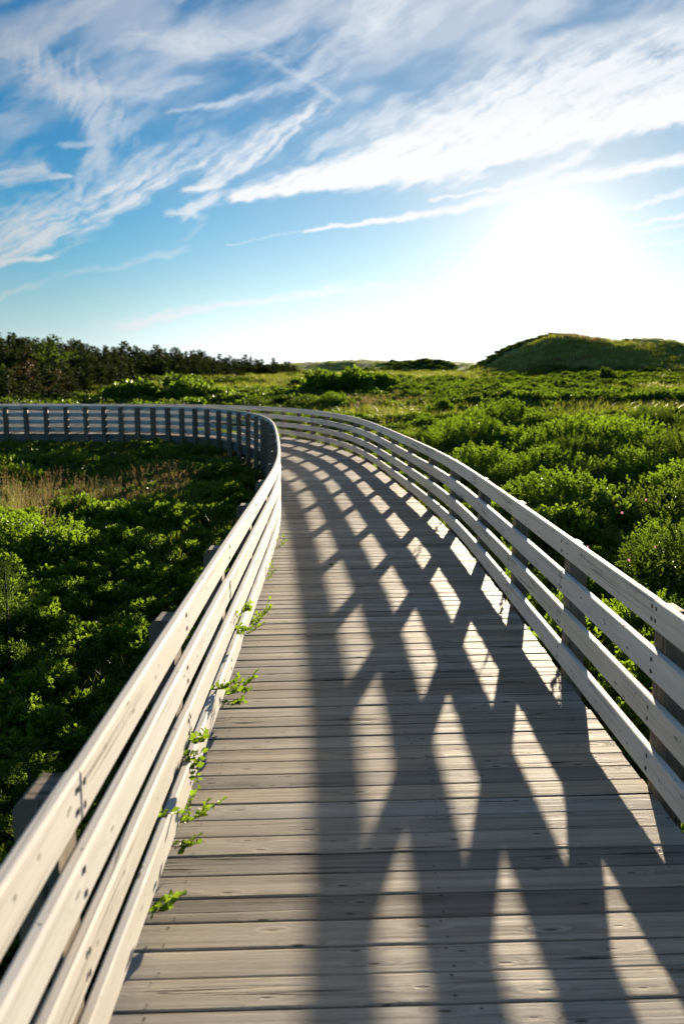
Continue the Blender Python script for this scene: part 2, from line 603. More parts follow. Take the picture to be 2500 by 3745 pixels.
R1 = ridge([(1030, 862), (1070, 855), (1100, 845), (1130, 828), (1155, 810), (1200, 785), (1250, 771), (1290, 773), (1330, 777), (1375, 783), (1400, 790), (1425, 783), (1455, 781), (1485, 786), (1530, 797), (1568, 806), (1700, 825), (1900, 850)], 170)
R2 = ridge([(560, 850), (640, 836), (700, 834), (760, 830), (830, 826), (900, 830), (940, 828), (975, 824), (1010, 829), (1060, 834), (1120, 838), (1250, 846), (1500, 858)], 215)


def ground_z(x, y):
    x = np.asarray(x, dtype=float); y = np.asarray(y, dtype=float)
    r = np.hypot(x, y)
    yy = np.where(y > 0, y, -y * 0.3)
    base = np.interp(yy, [0, 25, 45, 60, 100, 160, 260, 500, 4000], [-0.85, -0.8, -0.45, 0.0, 1.0, 1.75, 2.2, 1.5, 0.5])
    n = fbm(x * 0.11 + 7, y * 0.11, 3) - 0.5
    base = base + n * np.interp(r, [0, 20, 60, 150], [0.25, 0.5, 0.9, 1.6])
    # swells on the right of the walk
    for (cx, cy, rr, a) in ((9, 15, 5, 0.35), (13, 27, 6, 0.75), (19, 22, 6, 0.7), (6, 38, 9, 0.3), (22, 42, 10, 0.6), (14, 52, 10, 0.4), (-12, 20, 6, -0.1)):
        base = base + a * np.exp(-((x - cx) ** 2 + (y - cy) ** 2) / (rr * rr))
    # dunes
    z1 = np.interp(x, R1[0], R1[1], left=0, right=0)
    w1 = np.where(y < 170, np.exp(-((y - 170) / 36.0) ** 2), np.exp(-((y - 170) / 45.0) ** 2))
    lump = (fbm(x * 0.16, y * 0.12, 9) - 0.5) * 1.5
    d1 = base * (1 - w1) + (z1 + lump * (1 - np.exp(-((y - 170) / 6.0) ** 2))) * w1
    base = np.where(z1 > 0, np.maximum(base, d1), base)
    z2 = np.interp(x, R2[0], R2[1], left=0, right=0)
    w2 = np.where(y < 215, np.exp(-((y - 215) / 22.0) ** 2), np.exp(-((y - 215) / 40.0) ** 2))
    d2 = base * (1 - w2) + (z2 + lump * 0.6 * (1 - np.exp(-((y - 215) / 6.0) ** 2))) * w2
    base = np.where((z2 > 0), np.maximum(base, d2), base)
    return base


def gz(x, y): return float(ground_z(np.array([x]), np.array([y]))[0])


na, nr = 640, 250
rad = np.concatenate([np.linspace(0.0, 8, 30)[1:], np.geomspace(8.2, 330, nr - 60), np.geomspace(345, 5000, 30)])
# finer angles in front
tt = np.linspace(0, 1, na, endpoint=False)
ang = 2 * PI * tt + 0.55 * np.sin(2 * PI * tt) * -1.0    # denser near angle 0 = +Y
A, RR = np.meshgrid(ang, rad)
X = np.sin(A) * RR; Y = np.cos(A) * RR
Z = ground_z(X.ravel(), Y.ravel())
V = np.stack([X.ravel(), Y.ravel(), Z], 1)
nrr = len(rad)
ii, jj = np.meshgrid(np.arange(nrr - 1), np.arange(na), indexing='ij')
j2 = (jj + 1) % na
Fc = np.stack([ii * na + jj, (ii + 1) * na + jj, (ii + 1) * na + j2, ii * na + j2], -1).reshape(-1, 4)
ctr = V[Fc].mean(1)


def terr_mat(name, cols, scale):
    m, t, out = new_mat(name)
    p = t.node('ShaderNodeNewGeometry').outputs['Position']
    n1 = t.noise(p, scale, 6, 0.6)
    n2 = t.noise(p, scale * 7, 5, 0.7)
    n3 = t.noise(p, scale * 0.18, 3, 0.5)
    f = t.math('MULTIPLY_ADD', n1, 0.5, t.math('MULTIPLY_ADD', n2, 0.3, t.math('MULTIPLY', n3, 0.4)))
    f = t.map(f, 0.35, 0.85, 0, 1, 'LINEAR')
    col = t.ramp(f, [(i / (len(cols) - 1), c) for i, c in enumerate(cols)])
    bs = t.node('ShaderNodeBsdfPrincipled')
    t.put(bs.inputs['Base Color'], col)
    bs.inputs['Roughness'].default_value = 0.9
    bs.inputs['Specular IOR Level'].default_value = 0.15
    bp = t.node('ShaderNodeBump')
    bp.inputs['Strength'].default_value = 0.8
    bp.inputs['Distance'].default_value = 0.25
    t.put(bp.inputs['Height'], n2)
    t.l.new(bp.outputs[0], bs.inputs['Normal'])
    t.l.new(bs.outputs[0], out.inputs[0])
    return m


M_GROUND = terr_mat('marsh_ground', [(0.02, 0.03, 0.01), (0.045, 0.065, 0.018), (0.10, 0.125, 0.03), (0.15, 0.15, 0.05)], 0.5)
M_DUNE = terr_mat('dune_turf', [(0.10, 0.15, 0.03), (0.17, 0.23, 0.05), (0.13, 0.21, 0.045), (0.14, 0.22, 0.05)], 0.35)
is_dune = (ctr[:, 1] > 128) & (ctr[:, 1] < 300) & (np.abs(ctr[:, 0]) < 130)


def sub(name, mask, mat):
    f = Fc[mask]
    used, invx = np.unique(f.ravel(), return_inverse=True)
    return link(name, mesh_np(name, V[used], invx.reshape(-1, 4), [mat], smooth=True))


gr = sub('ground', ~is_dune, M_GROUND)
gr['kind'] = 'structure'
hl = sub('dune_hills', is_dune, M_DUNE)
hl['kind'] = 'structure'

# ------------------------------------------------------------------ foliage prototypes
def unit(v): return v / np.maximum(np.linalg.norm(v, axis=-1, keepdims=True), 1e-9)


def leaves(P, D, L, W, name, mats, fold=0.25, six=True, curl=0.12):
    """P base points, D directions, L lengths, W widths -> mesh of folded leaves"""
    n = len(P)
    rv = rng.normal(size=(n, 3)); rv[:, 2] *= 0.4
    S = unit(np.cross(D, rv)); N = unit(np.cross(S, D))
    N = np.where(N[:, 2:3] < 0, -N, N)
    L = L[:, None]; W = W[:, None]
    base = P; tip = P + D * L - N * L * curl
    if six:
        l1 = P + D * L * 0.35 + S * W * 0.36 + N * W * fold; r1 = P + D * L * 0.35 - S * W * 0.36 + N * W * fold
        l2 = P + D * L * 0.72 + S * W * 0.48 + N * W * fold; r2 = P + D * L * 0.72 - S * W * 0.48 + N * W * fold
        VV = np.stack([base, l1, l2, tip, r2, r1], 1).reshape(-1, 3)
        k = np.arange(n)[:, None] * 6
        FF = np.concatenate([k + np.array([[0, 1, 2, 3]]), k + np.array([[3, 4, 5, 0]])], 1).reshape(-1, 4)
        per = 8
    else:
        l1 = P + D * L * 0.55 + S * W * 0.5 + N * W * fold; r1 = P + D * L * 0.55 - S * W * 0.5 + N * W * fold
        VV = np.stack([base, l1, tip, r1], 1).reshape(-1, 3)
        k = np.arange(n)[:, None] * 4
        FF = (k + np.array([[0, 1, 2, 3]]))
        per = 4
    rr = rng.random(n)
    uv = np.stack([np.repeat(rr, per), np.tile(np.linspace(0, 1, per), n)], 1)
    return mesh_np(name, VV, FF, mats, uv)


def dome_shoots(n, rad_, hgt, inner=0.35):
    """shoot tips on an uneven dome"""
    th = rng.uniform(0, 2 * PI, n); cz = rng.uniform(0.02, 1, n)
    ph = np.arccos(cz)
    lob = 0.75 + 0.35 * np.sin(th * 3 + rng.uniform(0, 6)) * np.sin(ph * 3) + 0.22 * rng.normal(size=n) * 0.6
    k = rng.random(n) < inner
    lob = np.where(k, lob * rng.uniform(0.4, 0.9, n), lob)
    P = np.stack([np.sin(ph) * np.cos(th) * rad_ * lob, np.sin(ph) * np.sin(th) * rad_ * lob, hgt * (0.12 + 0.88 * np.cos(ph) * lob)], 1)
    D = unit(np.stack([np.cos(th) * np.sin(ph) * 0.6, np.sin(th) * np.sin(ph) * 0.6, np.ones(n) * 0.9], 1) + rng.normal(size=(n, 3)) * 0.25)
    return P, D


def shrub_foliage(name, nsh, per, L, W, rad_, hgt, mat, spread=0.9, slen=0.16, six=True, lobes=6, core=0.35):
    """bush of several leafy lobes: shoots on the outside of each lobe, larger sparse leaves added deep inside to block light"""
    K = lobes
    a = np.arange(K) * 2.399 + rng.uniform(-.3, .3, K)
    rr = rad_ * np.sqrt(np.linspace(0.04, 0.62, K)) * rng.uniform(0.85, 1.1, K)
    lr = rad_ * rng.uniform(0.34, 0.50, K) * (1.25 if K < 5 else 1.0)
    cz = hgt * (0.70 - 0.55 * (rr / rad_) ** 2) * rng.uniform(0.85, 1.12, K)
    C = np.stack([np.cos(a) * rr, np.sin(a) * rr, cz], 1)
    wi = lr ** 2 / (lr ** 2).sum()
    li = rng.choice(K, nsh, p=wi)
    nrm = rng.normal(size=(nsh, 3)); nrm[:, 2] = np.abs(nrm[:, 2]) * 0.9 - 0.25
    outw = C[li] * np.array([1, 1, 0.2]); nrm += 0.8 * unit(outw + 1e-6)
    nrm = unit(nrm)
    P = C[li] + nrm * (lr[li] * (1 + 0.10 * rng.normal(size=nsh)))[:, None]
    P[:, 2] = np.maximum(P[:, 2], 0.03)
    D = unit(nrm * 0.75 + np.array([0, 0, 0.75]) + rng.normal(size=(nsh, 3)) * 0.22)
    Q = np.repeat(P, per, 0); E = np.repeat(D, per, 0)
    k = np.tile(np.linspace(0, 1, per), nsh)
    Q = Q + E * ((k - 1) * slen)[:, None]
    side = rng.normal(size=(len(Q), 3)); side = unit(side - (side * E).sum(1, keepdims=True) * E)
    dirs = unit(E * (0.35 + 0.9 * k)[:, None] + side * spread)
    n = len(Q)
    ll = L * rng.uniform(0.65, 1.2, n); ww = W * rng.uniform(0.8, 1.2, n) * ll / L
    # oversized inner leaves, added to stop light and view passing through the bush
    nc = int(n * core * 0.25)
    ci = rng.choice(K, nc, p=wi)
    dn = unit(rng.normal(size=(nc, 3)))
    IP = C[ci] + dn * (lr[ci] * rng.uniform(0.1, 0.75, nc))[:, None]
    IP[:, 2] = IP[:, 2] * rng.uniform(0.25, 1.0, nc)
    ID = unit(rng.normal(size=(nc, 3)) + np.array([0, 0, 0.3]))
    Q = np.concatenate([Q, IP]); dirs = np.concatenate([dirs, ID])
    ll = np.concatenate([ll, np.full(nc, L * 2.0)]); ww = np.concatenate([ww, np.full(nc, W * 2.6)])
    return leaves(Q, dirs, ll, ww, name, [mat], six=six)


def stems_mesh(name, n, rad_, hgt, r0=0.006):
    m = MB()
    for _ in range(n):
        a = random.uniform(0, 2 * PI); q = random.uniform(0.2, 0.85)
        pts = []
        for k in range(4):
            f = k / 3
            pts.append(np.array([math.cos(a) * rad_ * q * f ** 1.2 + random.uniform(-.02, .02), math.sin(a) * rad_ * q * f ** 1.2 + random.uniform(-.02, .02), -0.1 + (hgt * (0.95 - 0.3 * q) + 0.1) * f]))
        tube(m, pts, r0, r0 * 0.35)
    return m.mesh(name, [M_STEM])


def tube(m, pts, r0, r1, ns=4, mat=0):
    verts = []; faces = []
    n = len(pts)
    for k, p in enumerate(pts):
        d = pts[min(k + 1, n - 1)] - pts[max(k - 1, 0)]
        d = d / max(np.linalg.norm(d), 1e-6)
        a = np.cross(d, [0.3, 0.1, 1.0] if abs(d[2]) < 0.9 else [1, 0, 0]); a /= np.linalg.norm(a)
        b = np.cross(d, a)
        r = r0 + (r1 - r0) * k / (n - 1)
        for q in range(ns):
            c = math.cos(2 * PI * q / ns) * r; s_ = math.sin(2 * PI * q / ns) * r
            verts.append(tuple(p + a * c + b * s_))
    for k in range(n - 1):
        for q in range(ns):
            q2 = (q + 1) % ns
            faces.append((k * ns + q, k * ns + q2, (k + 1) * ns + q2, (k + 1) * ns + q))
    m.add(verts, faces, None, (0.5, 0.5), mat)


BAY = [shrub_foliage('bayberry_foliage', 190, 12, 0.060, 0.029, 0.42, 0.80, M_BAY) for _ in range(3)]
BAY += [shrub_foliage('bayberry_foliage', 190, 13, 0.048, 0.021, 0.42, 0.76, M_BAYD) for _ in range(1)]
BAYS = stems_mesh('bayberry_stems', 26, 0.42, 0.76)
MIDP = [shrub_foliage('thicket_foliage', 150, 11, 0.066, 0.034, 0.50, 0.80, m, six=False, lobes=6, core=0.8) for m in (M_BAY, M_BAY, M_BAYD, M_ROSE)]
FARP = [shrub_foliage('far_foliage', 120, 8, 0.13, 0.075, 0.68, 0.80, m, six=False, slen=0.2, lobes=7, core=0.8) for m in (M_BAY, M_BAYD, M_ROSE)]


# grass tufts
def tuft(name, n, h, spread, mat, w=0.004, heads=False, lean=0.35):
    m = MB()
    for _ in range(n):
        a = random.uniform(0, 2 * PI); q = random.uniform(0, spread)
        b = np.array([math.cos(a) * q, math.sin(a) * q, -0.05])
        hh = h * random.uniform(0.6, 1.1); a2 = random.uniform(0, 2 * PI); ln = random.uniform(0.1, 1) * lean * hh
        dr = np.array([math.cos(a2), math.sin(a2), 0]); sd = np.array([-dr[1], dr[0], 0])
        pts = [b + dr * ln * f ** 2 + np.array([0, 0, hh * (f - 0.15 * f * f * lean)]) for f in (0, 0.35, 0.7, 1)]
        ws = [w, w * 0.9, w * 0.6, w * 0.12]
        vs = []
        for p, w_ in zip(pts, ws): vs += [tuple(p - sd * w_ * .5), tuple(p + sd * w_ * .5)]
        u = random.random()
        m.add(vs, [(0, 1, 3, 2), (2, 3, 5, 4), (4, 5, 7, 6)], [[(u, 0)] * 4] * 3)
        if heads:
            for k in range(9):
                f = 0.78 + 0.03 * k
                p = b + dr * ln * f ** 2 + np.array([0, 0, hh * (f - 0.15 * f * f * lean)])
                o = np.array([random.uniform(-1, 1), random.uniform(-1, 1), random.uniform(0.2, 1)]) * 0.016 * (h / 0.9)
                s2 = np.array([random.uniform(-1, 1), random.uniform(-1, 1), 0]) * 0.006
                m.add([tuple(p), tuple(p + o * .6 + s2), tuple(p + o * 1.5), tuple(p + o * .6 - s2)], [(0, 1, 2, 3)], [[(u, 0)] * 4])
    return m.mesh(name, [mat])


TUFT_DRY = [tuft('dry_tuft', 34, 0.85, 0.16, M_DRY, 0.004, True) for _ in range(3)]
TUFT_GRN = [tuft('green_tuft', 60, 0.5, 0.14, M_GRASS, 0.006, False, 0.6) for _ in range(2)]
TUFT_FAR = [tuft('far_tuft', 40, 0.8, 0.6, m, 0.03, False, 0.5) for m in (M_GRASS, M_DRY)]


# spruce
def spruce(seed, h, rad_, mat, ragged=0.25, bare=0.0):
    r = np.random.default_rng(seed)
    P = []; D = []; Ls = []
    nb = int(95 * h / 5)
    for k in range(nb):
        f = (k + r.random()) / nb
        z = h * (0.06 + 0.92 * f)
        rr = rad_ * (1 - f) ** 0.75 * (1 + ragged * r.normal()) + 0.08
        a = r.uniform(0, 2 * PI)
        up = 0.15 + 0.7 * f
        dr = np.array([math.cos(a), math.sin(a), 0.0])
        m = max(4, int(rr * 13))
        for q in range(m):
            g = (q + 1) / m
            if bare and r.random() < bare: continue
            p = dr * rr * g + np.array([0, 0, z + rr * g * (up - 0.45) * 0.8 + 0.10 * rr * g * g])
            for _ in range(2):
                d = dr * 0.7 + np.array([r.normal() * 0.55, r.normal() * 0.55, 0.25 + r.normal() * 0.3])
                P.append(p + r.normal(size=3) * 0.05); D.append(d); Ls.append(0.30 * (1.1 - 0.5 * g) * (0.7 + 0.5 * r.random()))
    P = np.array(P); D = unit(np.array(D)); Ls = np.array(Ls)
    crown = leaves(P, D, Ls, Ls * 0.42, 'spruce_crown', [mat], six=False)
    t = MB()
    tube(t, [np.array([0, 0, -0.4]), np.array([0.02, 0, h * 0.5]), np.array([0, 0.02, h * 0.97])], h * 0.022, 0.012, 7)
    for k in range(int(14)):
        f = 0.08 + 0.7 * k / 14; a = k * 2.4; rr = rad_ * (1 - f) * 0.8
        tube(t, [np.array([0, 0, h * f]), np.array([math.cos(a) * rr, math.sin(a) * rr, h * f + 0.05 * h * f])], h * 0.006, 0.006, 4)
    return crown, t.mesh('spruce_trunk', [M_BARK])


SPR = [spruce(k, 5.0, 1.25, M_NEEDLE, 0.25 + 0.05 * k) for k in range(4)]
SPR_W = [spruce(21 + k, 5.0, 1.9, M_NEEDLE, 0.35) for k in range(2)]

# ------------------------------------------------------------------ individual shrubs beside the walk
def shrub_thing(name, fol, stem, x, y, scale, label, group=None, cat='shrub', dz=0.0, hs=1.0, rz=None):
    o = empty(name, (x, y, gz(x, y) + dz), random.uniform(0, 6.28) if rz is None else rz)
    o.scale = (scale, scale, scale * hs)
    tag(o, label, cat, group)
    a = link('foliage', fol, o)
    if stem is not None: link('stem', stem, o)
    return o


ORD = ['first', 'second', 'third', 'fourth', 'fifth', 'sixth', 'seventh', 'eighth', 'ninth', 'tenth', 'eleventh', 'twelfth']
taken = []
proto_near = []
vis_r = [p for p in PS_R if p > 3.3]
vis_l = [p for p in PS_L if p > 1.9]
for side, ps, word in ((1, vis_r, 'right'), (-1, vis_l, 'left')):
    for k in range(11):
        sm = (ps[k] + ps[k + 1]) / 2 + random.uniform(-0.2, 0.2)
        w = side * (1.62 + random.uniform(0, 0.25))
        x, y, _ = off(sm, w)
        sca = random.uniform(0.72, 0.86) if side < 0 else random.uniform(0.82, 0.98)
        o = shrub_thing('bayberry_shrub', BAY[(k + (side > 0)) % 4], BAYS, float(x), float(y), sca,
                        'low green shrub outside the %s fence, between its %s and %s visible posts' % (word, ORD[k], ORD[k + 1]),
                        'shrubs along the foot of the %s fence' % word)
        proto_near.append(o); taken.append((float(x), float(y), 0.42 * sca))

# distinctive bushes ------------------------------------------------
def chart(D, Dy, z):
    """plan position of a chart pixel on height z"""
    u = (D * 1.5944 - 1250) / F_PX; v = (Dy * 1.5944 - IMG_H / 2) / F_PX
    d = (u, math.cos(PITCH) - v * math.sin(PITCH), -math.sin(PITCH) - v * math.cos(PITCH))
    t = (z - CAM_H) / d[2]
    return d[0] * t, d[1] * t


def leafy(name, n, per, L, W, r_, h_, mat): return shrub_foliage(name, n, per, L, W, r_, h_, mat)


big = shrub_foliage('tall_foliage', 620, 11, 0.055, 0.026, 0.95, 1.25, M_BAY, lobes=13, core=0.8)
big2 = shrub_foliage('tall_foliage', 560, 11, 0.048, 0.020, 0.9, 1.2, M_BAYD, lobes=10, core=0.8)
bigs = stems_mesh('tall_stems', 40, 0.85, 1.1, 0.010)
droop = shrub_foliage('broad_foliage', 150, 9, 0.085, 0.045, 0.5, 1.05, M_ROSE, spread=1.2, lobes=5)
droops = stems_mesh('broad_stems', 18, 0.45, 1.0, 0.008)
spec = [
    ('broad_leaf_shrub', droop, droops, (1385, 1160), 0.0, 1.05, 'broad-leaved pale shrub with upright drooping tips, among the low bushes right of the walk'),
    ('tall_shrub', big, bigs, (1455, 1075), 0.1, 0.92, 'tall rounded leafy shrub standing above the thicket near the right edge of the photo'),
    ('tall_shrub', big, bigs, (1290, 1000), 0.2, 0.95, 'large domed green shrub in the middle of the right thicket'),
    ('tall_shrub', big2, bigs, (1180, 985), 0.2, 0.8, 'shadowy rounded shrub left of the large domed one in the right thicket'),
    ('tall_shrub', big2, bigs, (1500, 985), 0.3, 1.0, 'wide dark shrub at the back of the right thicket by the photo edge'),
]
for nm, f_, s_, px, z_, sca, lab in spec:
    x, y = chart(*px, z_)
    shrub_thing(nm, f_, s_, x, y, sca, lab); taken.append((x, y, 0.7 * sca))

# dark juniper-like sapling by the near left fence
jun, jt = spruce(77, 1.5, 0.42, M_NEEDLE2, 0.4)


def sapling_mesh(seed, h, r_, mat):
    r = np.random.default_rng(seed)
    n = 4200
    f = r.random(n) ** 0.8
    nbr = 46
    bi = r.integers(0, nbr, n)
    ba = bi * 2.399; bz = h * (0.08 + 0.86 * bi / nbr); bl = r_ * (1 - bi / nbr) ** 0.6 + 0.05
    g = r.random(n)
    P = np.stack([np.cos(ba) * bl * g, np.sin(ba) * bl * g, bz + bl * g * 0.45], 1) + r.normal(size=(n, 3)) * 0.018
    D = unit(np.stack([np.cos(ba) * .6, np.sin(ba) * .6, 0.5 * np.ones(n)], 1) + r.normal(size=(n, 3)) * 0.5)
    return leaves(P, D, r.uniform(0.025, 0.045, n), r.uniform(0.006, 0.009, n), 'sapling_crown', [mat], six=False)


sap = sapling_mesh(5, 1.35, 0.45, M_NEEDLE2)
sapt = MB(); tube(sapt, [np.array([0, 0, -0.3]), np.array([0.01, 0, 0.7]), np.array([0, 0, 1.3])], 0.02, 0.005, 6)
sapt = sapt.mesh('sapling_trunk', [M_BARK])
for (x, y, sca, lab) in ((*chart(62, 1735, 0.1), 0.80, 'small needle-leaved conifer bush in the lower left corner, beside the nearest left post'),
                         (*chart(12, 1335, 0.1), 0.9, 'young upright conifer at the left edge of the photo, above the low bushes')):
    o = empty('conifer_sapling', (x, y, gz(x, y))); o.scale = (sca, sca, sca)
    tag(o, lab, 'sapling')
    link('crown', sap, o); link('trunk', sapt, o)
    taken.append((x, y, 0.25))

# ------------------------------------------------------------------ scatter helpers
def gn_instances(name, pts, scl, idx, protos, rot=None):
    """one object, instanced through geometry nodes on its own points"""
    me = bpy.data.meshes.new(name)
    n = len(pts)
    me.vertices.add(n)
    me.vertices.foreach_set('co', np.asarray(pts, dtype=np.float32).ravel())
    a = me.attributes.new('scl', 'FLOAT_VECTOR', 'POINT'); a.data.foreach_set('vector', np.asarray(scl, dtype=np.float32).ravel())
    if rot is None:
        rot = np.stack([rng.normal(size=n) * 0.08, rng.normal(size=n) * 0.08, rng.uniform(0, 2 * PI, n)], 1)
    a = me.attributes.new('rot', 'FLOAT_VECTOR', 'POINT'); a.data.foreach_set('vector', np.asarray(rot, dtype=np.float32).ravel())
    a = me.attributes.new('idx', 'INT', 'POINT'); a.data.foreach_set('value', np.asarray(idx, dtype=np.int32))
    o = link(name, me)
    g = bpy.data.node_groups.new(name, 'GeometryNodeTree')
    g.interface.new_socket('Geometry', in_out='INPUT', socket_type='NodeSocketGeometry')
    g.interface.new_socket('Geometry', in_out='OUTPUT', socket_type='NodeSocketGeometry')
    N = g.nodes; Lk = g.links
    gi = N.new('NodeGroupInput'); go = N.new('NodeGroupOutput')
    jn = N.new('GeometryNodeJoinGeometry')
    for p in reversed(list(protos)):
        oi = N.new('GeometryNodeObjectInfo'); oi.transform_space = 'ORIGINAL'
        oi.inputs['Object'].default_value = p
        oi.inputs['As Instance'].default_value = True
        Lk.new(oi.outputs['Geometry'], jn.inputs[0])
    ip = N.new('GeometryNodeInstanceOnPoints')
    ip.inputs['Pick Instance'].default_value = True

    def attr(nm, typ):
        q = N.new('GeometryNodeInputNamedAttribute'); q.data_type = typ
        q.inputs['Name'].default_value = nm
        return q.outputs[0]
    Lk.new(gi.outputs[0], ip.inputs['Points'])
    Lk.new(jn.outputs[0], ip.inputs['Instance'])
    Lk.new(attr('idx', 'INT'), ip.inputs['Instance Index'])
    er = N.new('FunctionNodeEulerToRotation')
    Lk.new(attr('rot', 'FLOAT_VECTOR'), er.inputs[0])
    Lk.new(er.outputs[0], ip.inputs['Rotation'])
    Lk.new(attr('scl', 'FLOAT_VECTOR'), ip.inputs['Scale'])
    Lk.new(ip.outputs[0], go.inputs[0])
    md = o.modifiers.new('scatter', 'NODES'); md.node_group = g
    o['kind'] = 'stuff'
    return o


def sector(r0, r1, sp0, sp1, a0, a1):
    """jittered points in a sector, spacing growing with distance"""
    out = []
    r = r0
    while r < r1:
        sp = sp0 + (sp1 - sp0) * (r - r0) / (r1 - r0)
        n = int((a1 - a0) * r / sp)
        if n > 0:
            a = a0 + (np.arange(n) + rng.uniform(-.45, .45, n) + 0.5) * (a1 - a0) / n
            q = r + rng.uniform(-.45, .45, n) * sp
            out.append(np.stack([np.sin(a) * q, np.cos(a) * q], 1))
        r += sp
    return np.concatenate(out)


def keep_free(P, extra=0.0, rad_=0.35):
    m = path_dist(P) > 1.22 + rad_ + extra
    for (x, y, r_) in taken:
        m &= np.hypot(P[:, 0] - x, P[:, 1] - y) > r_ * 0.75
    return m


# prototypes for scattering are the foliage meshes of real bushes standing in the scene
proto_objs = []
near_f = []
seen = set()
for o in proto_near:
    c = [k for k in o.children if k.name.startswith('foliage')]
    if c and c[0].data.name not in seen:
        seen.add(c[0].data.name); near_f.append(c[0])


def tall_factor(P):
    """bush height over the marsh: low beside the walk, taller in the right thicket"""
    x, y = P[:, 0], P[:, 1]
    f = 0.86 + 0.55 * (fbm(x * 0.55 + 3, y * 0.55, 21, 2) - 0.5) * 2
    r = (x > 1.5)
    f = f * np.where(r, np.interp(y, [0, 6, 12, 20, 30, 60], [1.25, 1.3, 1.3, 1.35, 1.15, 1.0]), np.interp(y, [0, 10, 24, 30], [0.92, 0.9, 0.82, 0.8]))
    f = f * np.where(r, 0.72, 1.08)
    return np.clip(f, 0.45, 1.6)


def grassy_left(P):
    x, y = P[:, 0], P[:, 1]
    return np.exp(-((x + 5.0) / 1.9) ** 2 - ((y - 16.5) / 3.6) ** 2)


# dome-shaped bushes making the mounds of the thicket
BIGF = [[c for c in sc.objects if c.name.startswith('foliage') and c.data == q_][0] for q_ in (big, big2, droop)]
P = sector(5.0, 60, 1.35, 2.3, -0.72, 0.72)
P = P + rng.normal(size=P.shape) * 0.25
pd_ = path_dist(P)
lat = np.where(P[:, 0] > 0, 0.45, 0.55)
P = P[keep_free(P, 0.25, 0.75)]
lft = (P[:, 0] < 0) & (P[:, 1] < 26)
P = P[~lft | (rng.random(len(P)) < 0.55)]
P = P[(grassy_left(P) < 0.6)]
keep = (P[:, 1] < 26) | (fbm(P[:, 0] * 0.16 + 50, P[:, 1] * 0.16, 5, 3) > np.interp(P[:, 1], [26, 44, 60], [0.42, 0.55, 0.62]))
P = P[keep]
pd_ = path_dist(P)
s_ = rng.uniform(0.55, 1.0, len(P)) * np.interp(pd_, [1.9, 3.5, 7], [0.72, 0.92, 1.12])
s_ = s_ * (0.75 + 0.6 * fbm(P[:, 0] * 0.3 + 5, P[:, 1] * 0.3, 91, 2))
s_ = np.where((P[:, 0] > 0) & (P[:, 1] > 14), s_ * np.interp(P[:, 1], [14, 20, 27, 36, 60], [1, 1.28, 1.1, 0.62, 0.5]) * np.interp(P[:, 0] / P[:, 1], [0.02, 0.15], [0.7, 1.0]), s_)
s_ = np.where(P[:, 0] < 0, s_ * 0.85, s_)
zz = np.where(P[:, 0] < 0, 0.8, 0.92) * rng.uniform(0.85, 1.1, len(P))
for side, lab in ((P[:, 0] < 0, 'low rounded bushes making mounds in the thicket left of the walk'), (P[:, 0] >= 0, 'rounded sunlit bushes making mounds in the thicket right of the walk')):
    o = gn_instances('bush_mounds', np.stack([P[side, 0], P[side, 1], ground_z(P[side, 0], P[side, 1])], 1), np.stack([s_[side], s_[side], s_[side] * zz[side]], 1), rng.choice(3, int(side.sum()), p=[0.58, 0.28, 0.14]), BIGF)
    tag(o, lab, 'shrubs')

# near thicket
P = sector(1.6, 15.5, 0.36, 0.42, -0.85, 0.85)
m = keep_free(P, 0.0, 0.36)
P = P[m]
d = path_dist(P)
sc_ = tall_factor(P) * rng.uniform(0.8, 1.15, len(P))
sc_ *= np.interp(d, [1.5, 2.3, 4], [0.86, 1.0, 1.05])
gm = grassy_left(P) > 0.55
P = P[~gm | (rng.random(len(P)) < 0.9)]
d = path_dist(P); sc_ = tall_factor(P) * rng.uniform(0.8, 1.15, len(P)) * np.interp(d, [1.5, 2.3, 4], [0.92, 1.0, 1.05])
z = ground_z(P[:, 0], P[:, 1])
pts = np.stack([P[:, 0], P[:, 1], z], 1)
idx = rng.integers(0, len(near_f), len(P))
for side, nm, lab in ((P[:, 0] < 0, 'left_scrub', 'dense glossy green bayberry thicket filling the ground left of the boardwalk'),
                      (P[:, 0] >= 0, 'right_scrub', 'dense sunlit green bayberry thicket filling the ground right of the boardwalk')):
    xy = np.clip(sc_[side], 0.75, 1.3)
    o = gn_instances('scrub_thicket', pts[side], np.stack([xy, xy, sc_[side]], 1), idx[side], near_f)
    tag(o, lab, 'shrubs')

# mid thicket: its own prototypes stand as bushes beyond the bend
mid_obj = []
for k, (me, px) in enumerate(zip(MIDP, ((1010, 955), (930, 925), (1120, 965), (985, 925)))):
    x, y = chart(*px, -0.1)
    o = shrub_thing('thicket_shrub', me, BAYS, x, y, 1.25, ['bright leafy bush just behind the right fence where the walk bends', 'yellow-green bush behind the far bend of the right fence',
                    'olive bush in the hollow between the bend and the large domed shrub', 'pale green bush a little beyond the far bend of the fence'][k])
    mid_obj.append([c for c in o.children if c.name.startswith('foliage')][0]); taken.append((x, y, 0.5))
P = sector(15.5, 52, 0.5, 0.85, -0.75, 0.75)
P = P[keep_free(P, 0.0, 0.45)]
g = grassy_left(P)
P = P[(g < 0.5) | (rng.random(len(P)) < 0.85)]
dens = fbm(P[:, 0] * 0.16 + 50, P[:, 1] * 0.16, 5, 3)
P = P[(P[:, 1] < 34) | (dens > np.interp(P[:, 1], [34, 50], [0.38, 0.5]))]
sc_ = tall_factor(P) * rng.uniform(0.85, 1.2, len(P)) * np.interp(np.hypot(P[:, 0], P[:, 1]), [15, 50], [1.1, 1.5])
sc_ *= np.interp(P[:, 1], [34, 52], [1, 0.7])
z = ground_z(P[:, 0], P[:, 1])
xy = np.interp(np.hypot(P[:, 0], P[:, 1]), [15, 50], [1.15, 1.9])[:, None] * np.ones((1, 2))
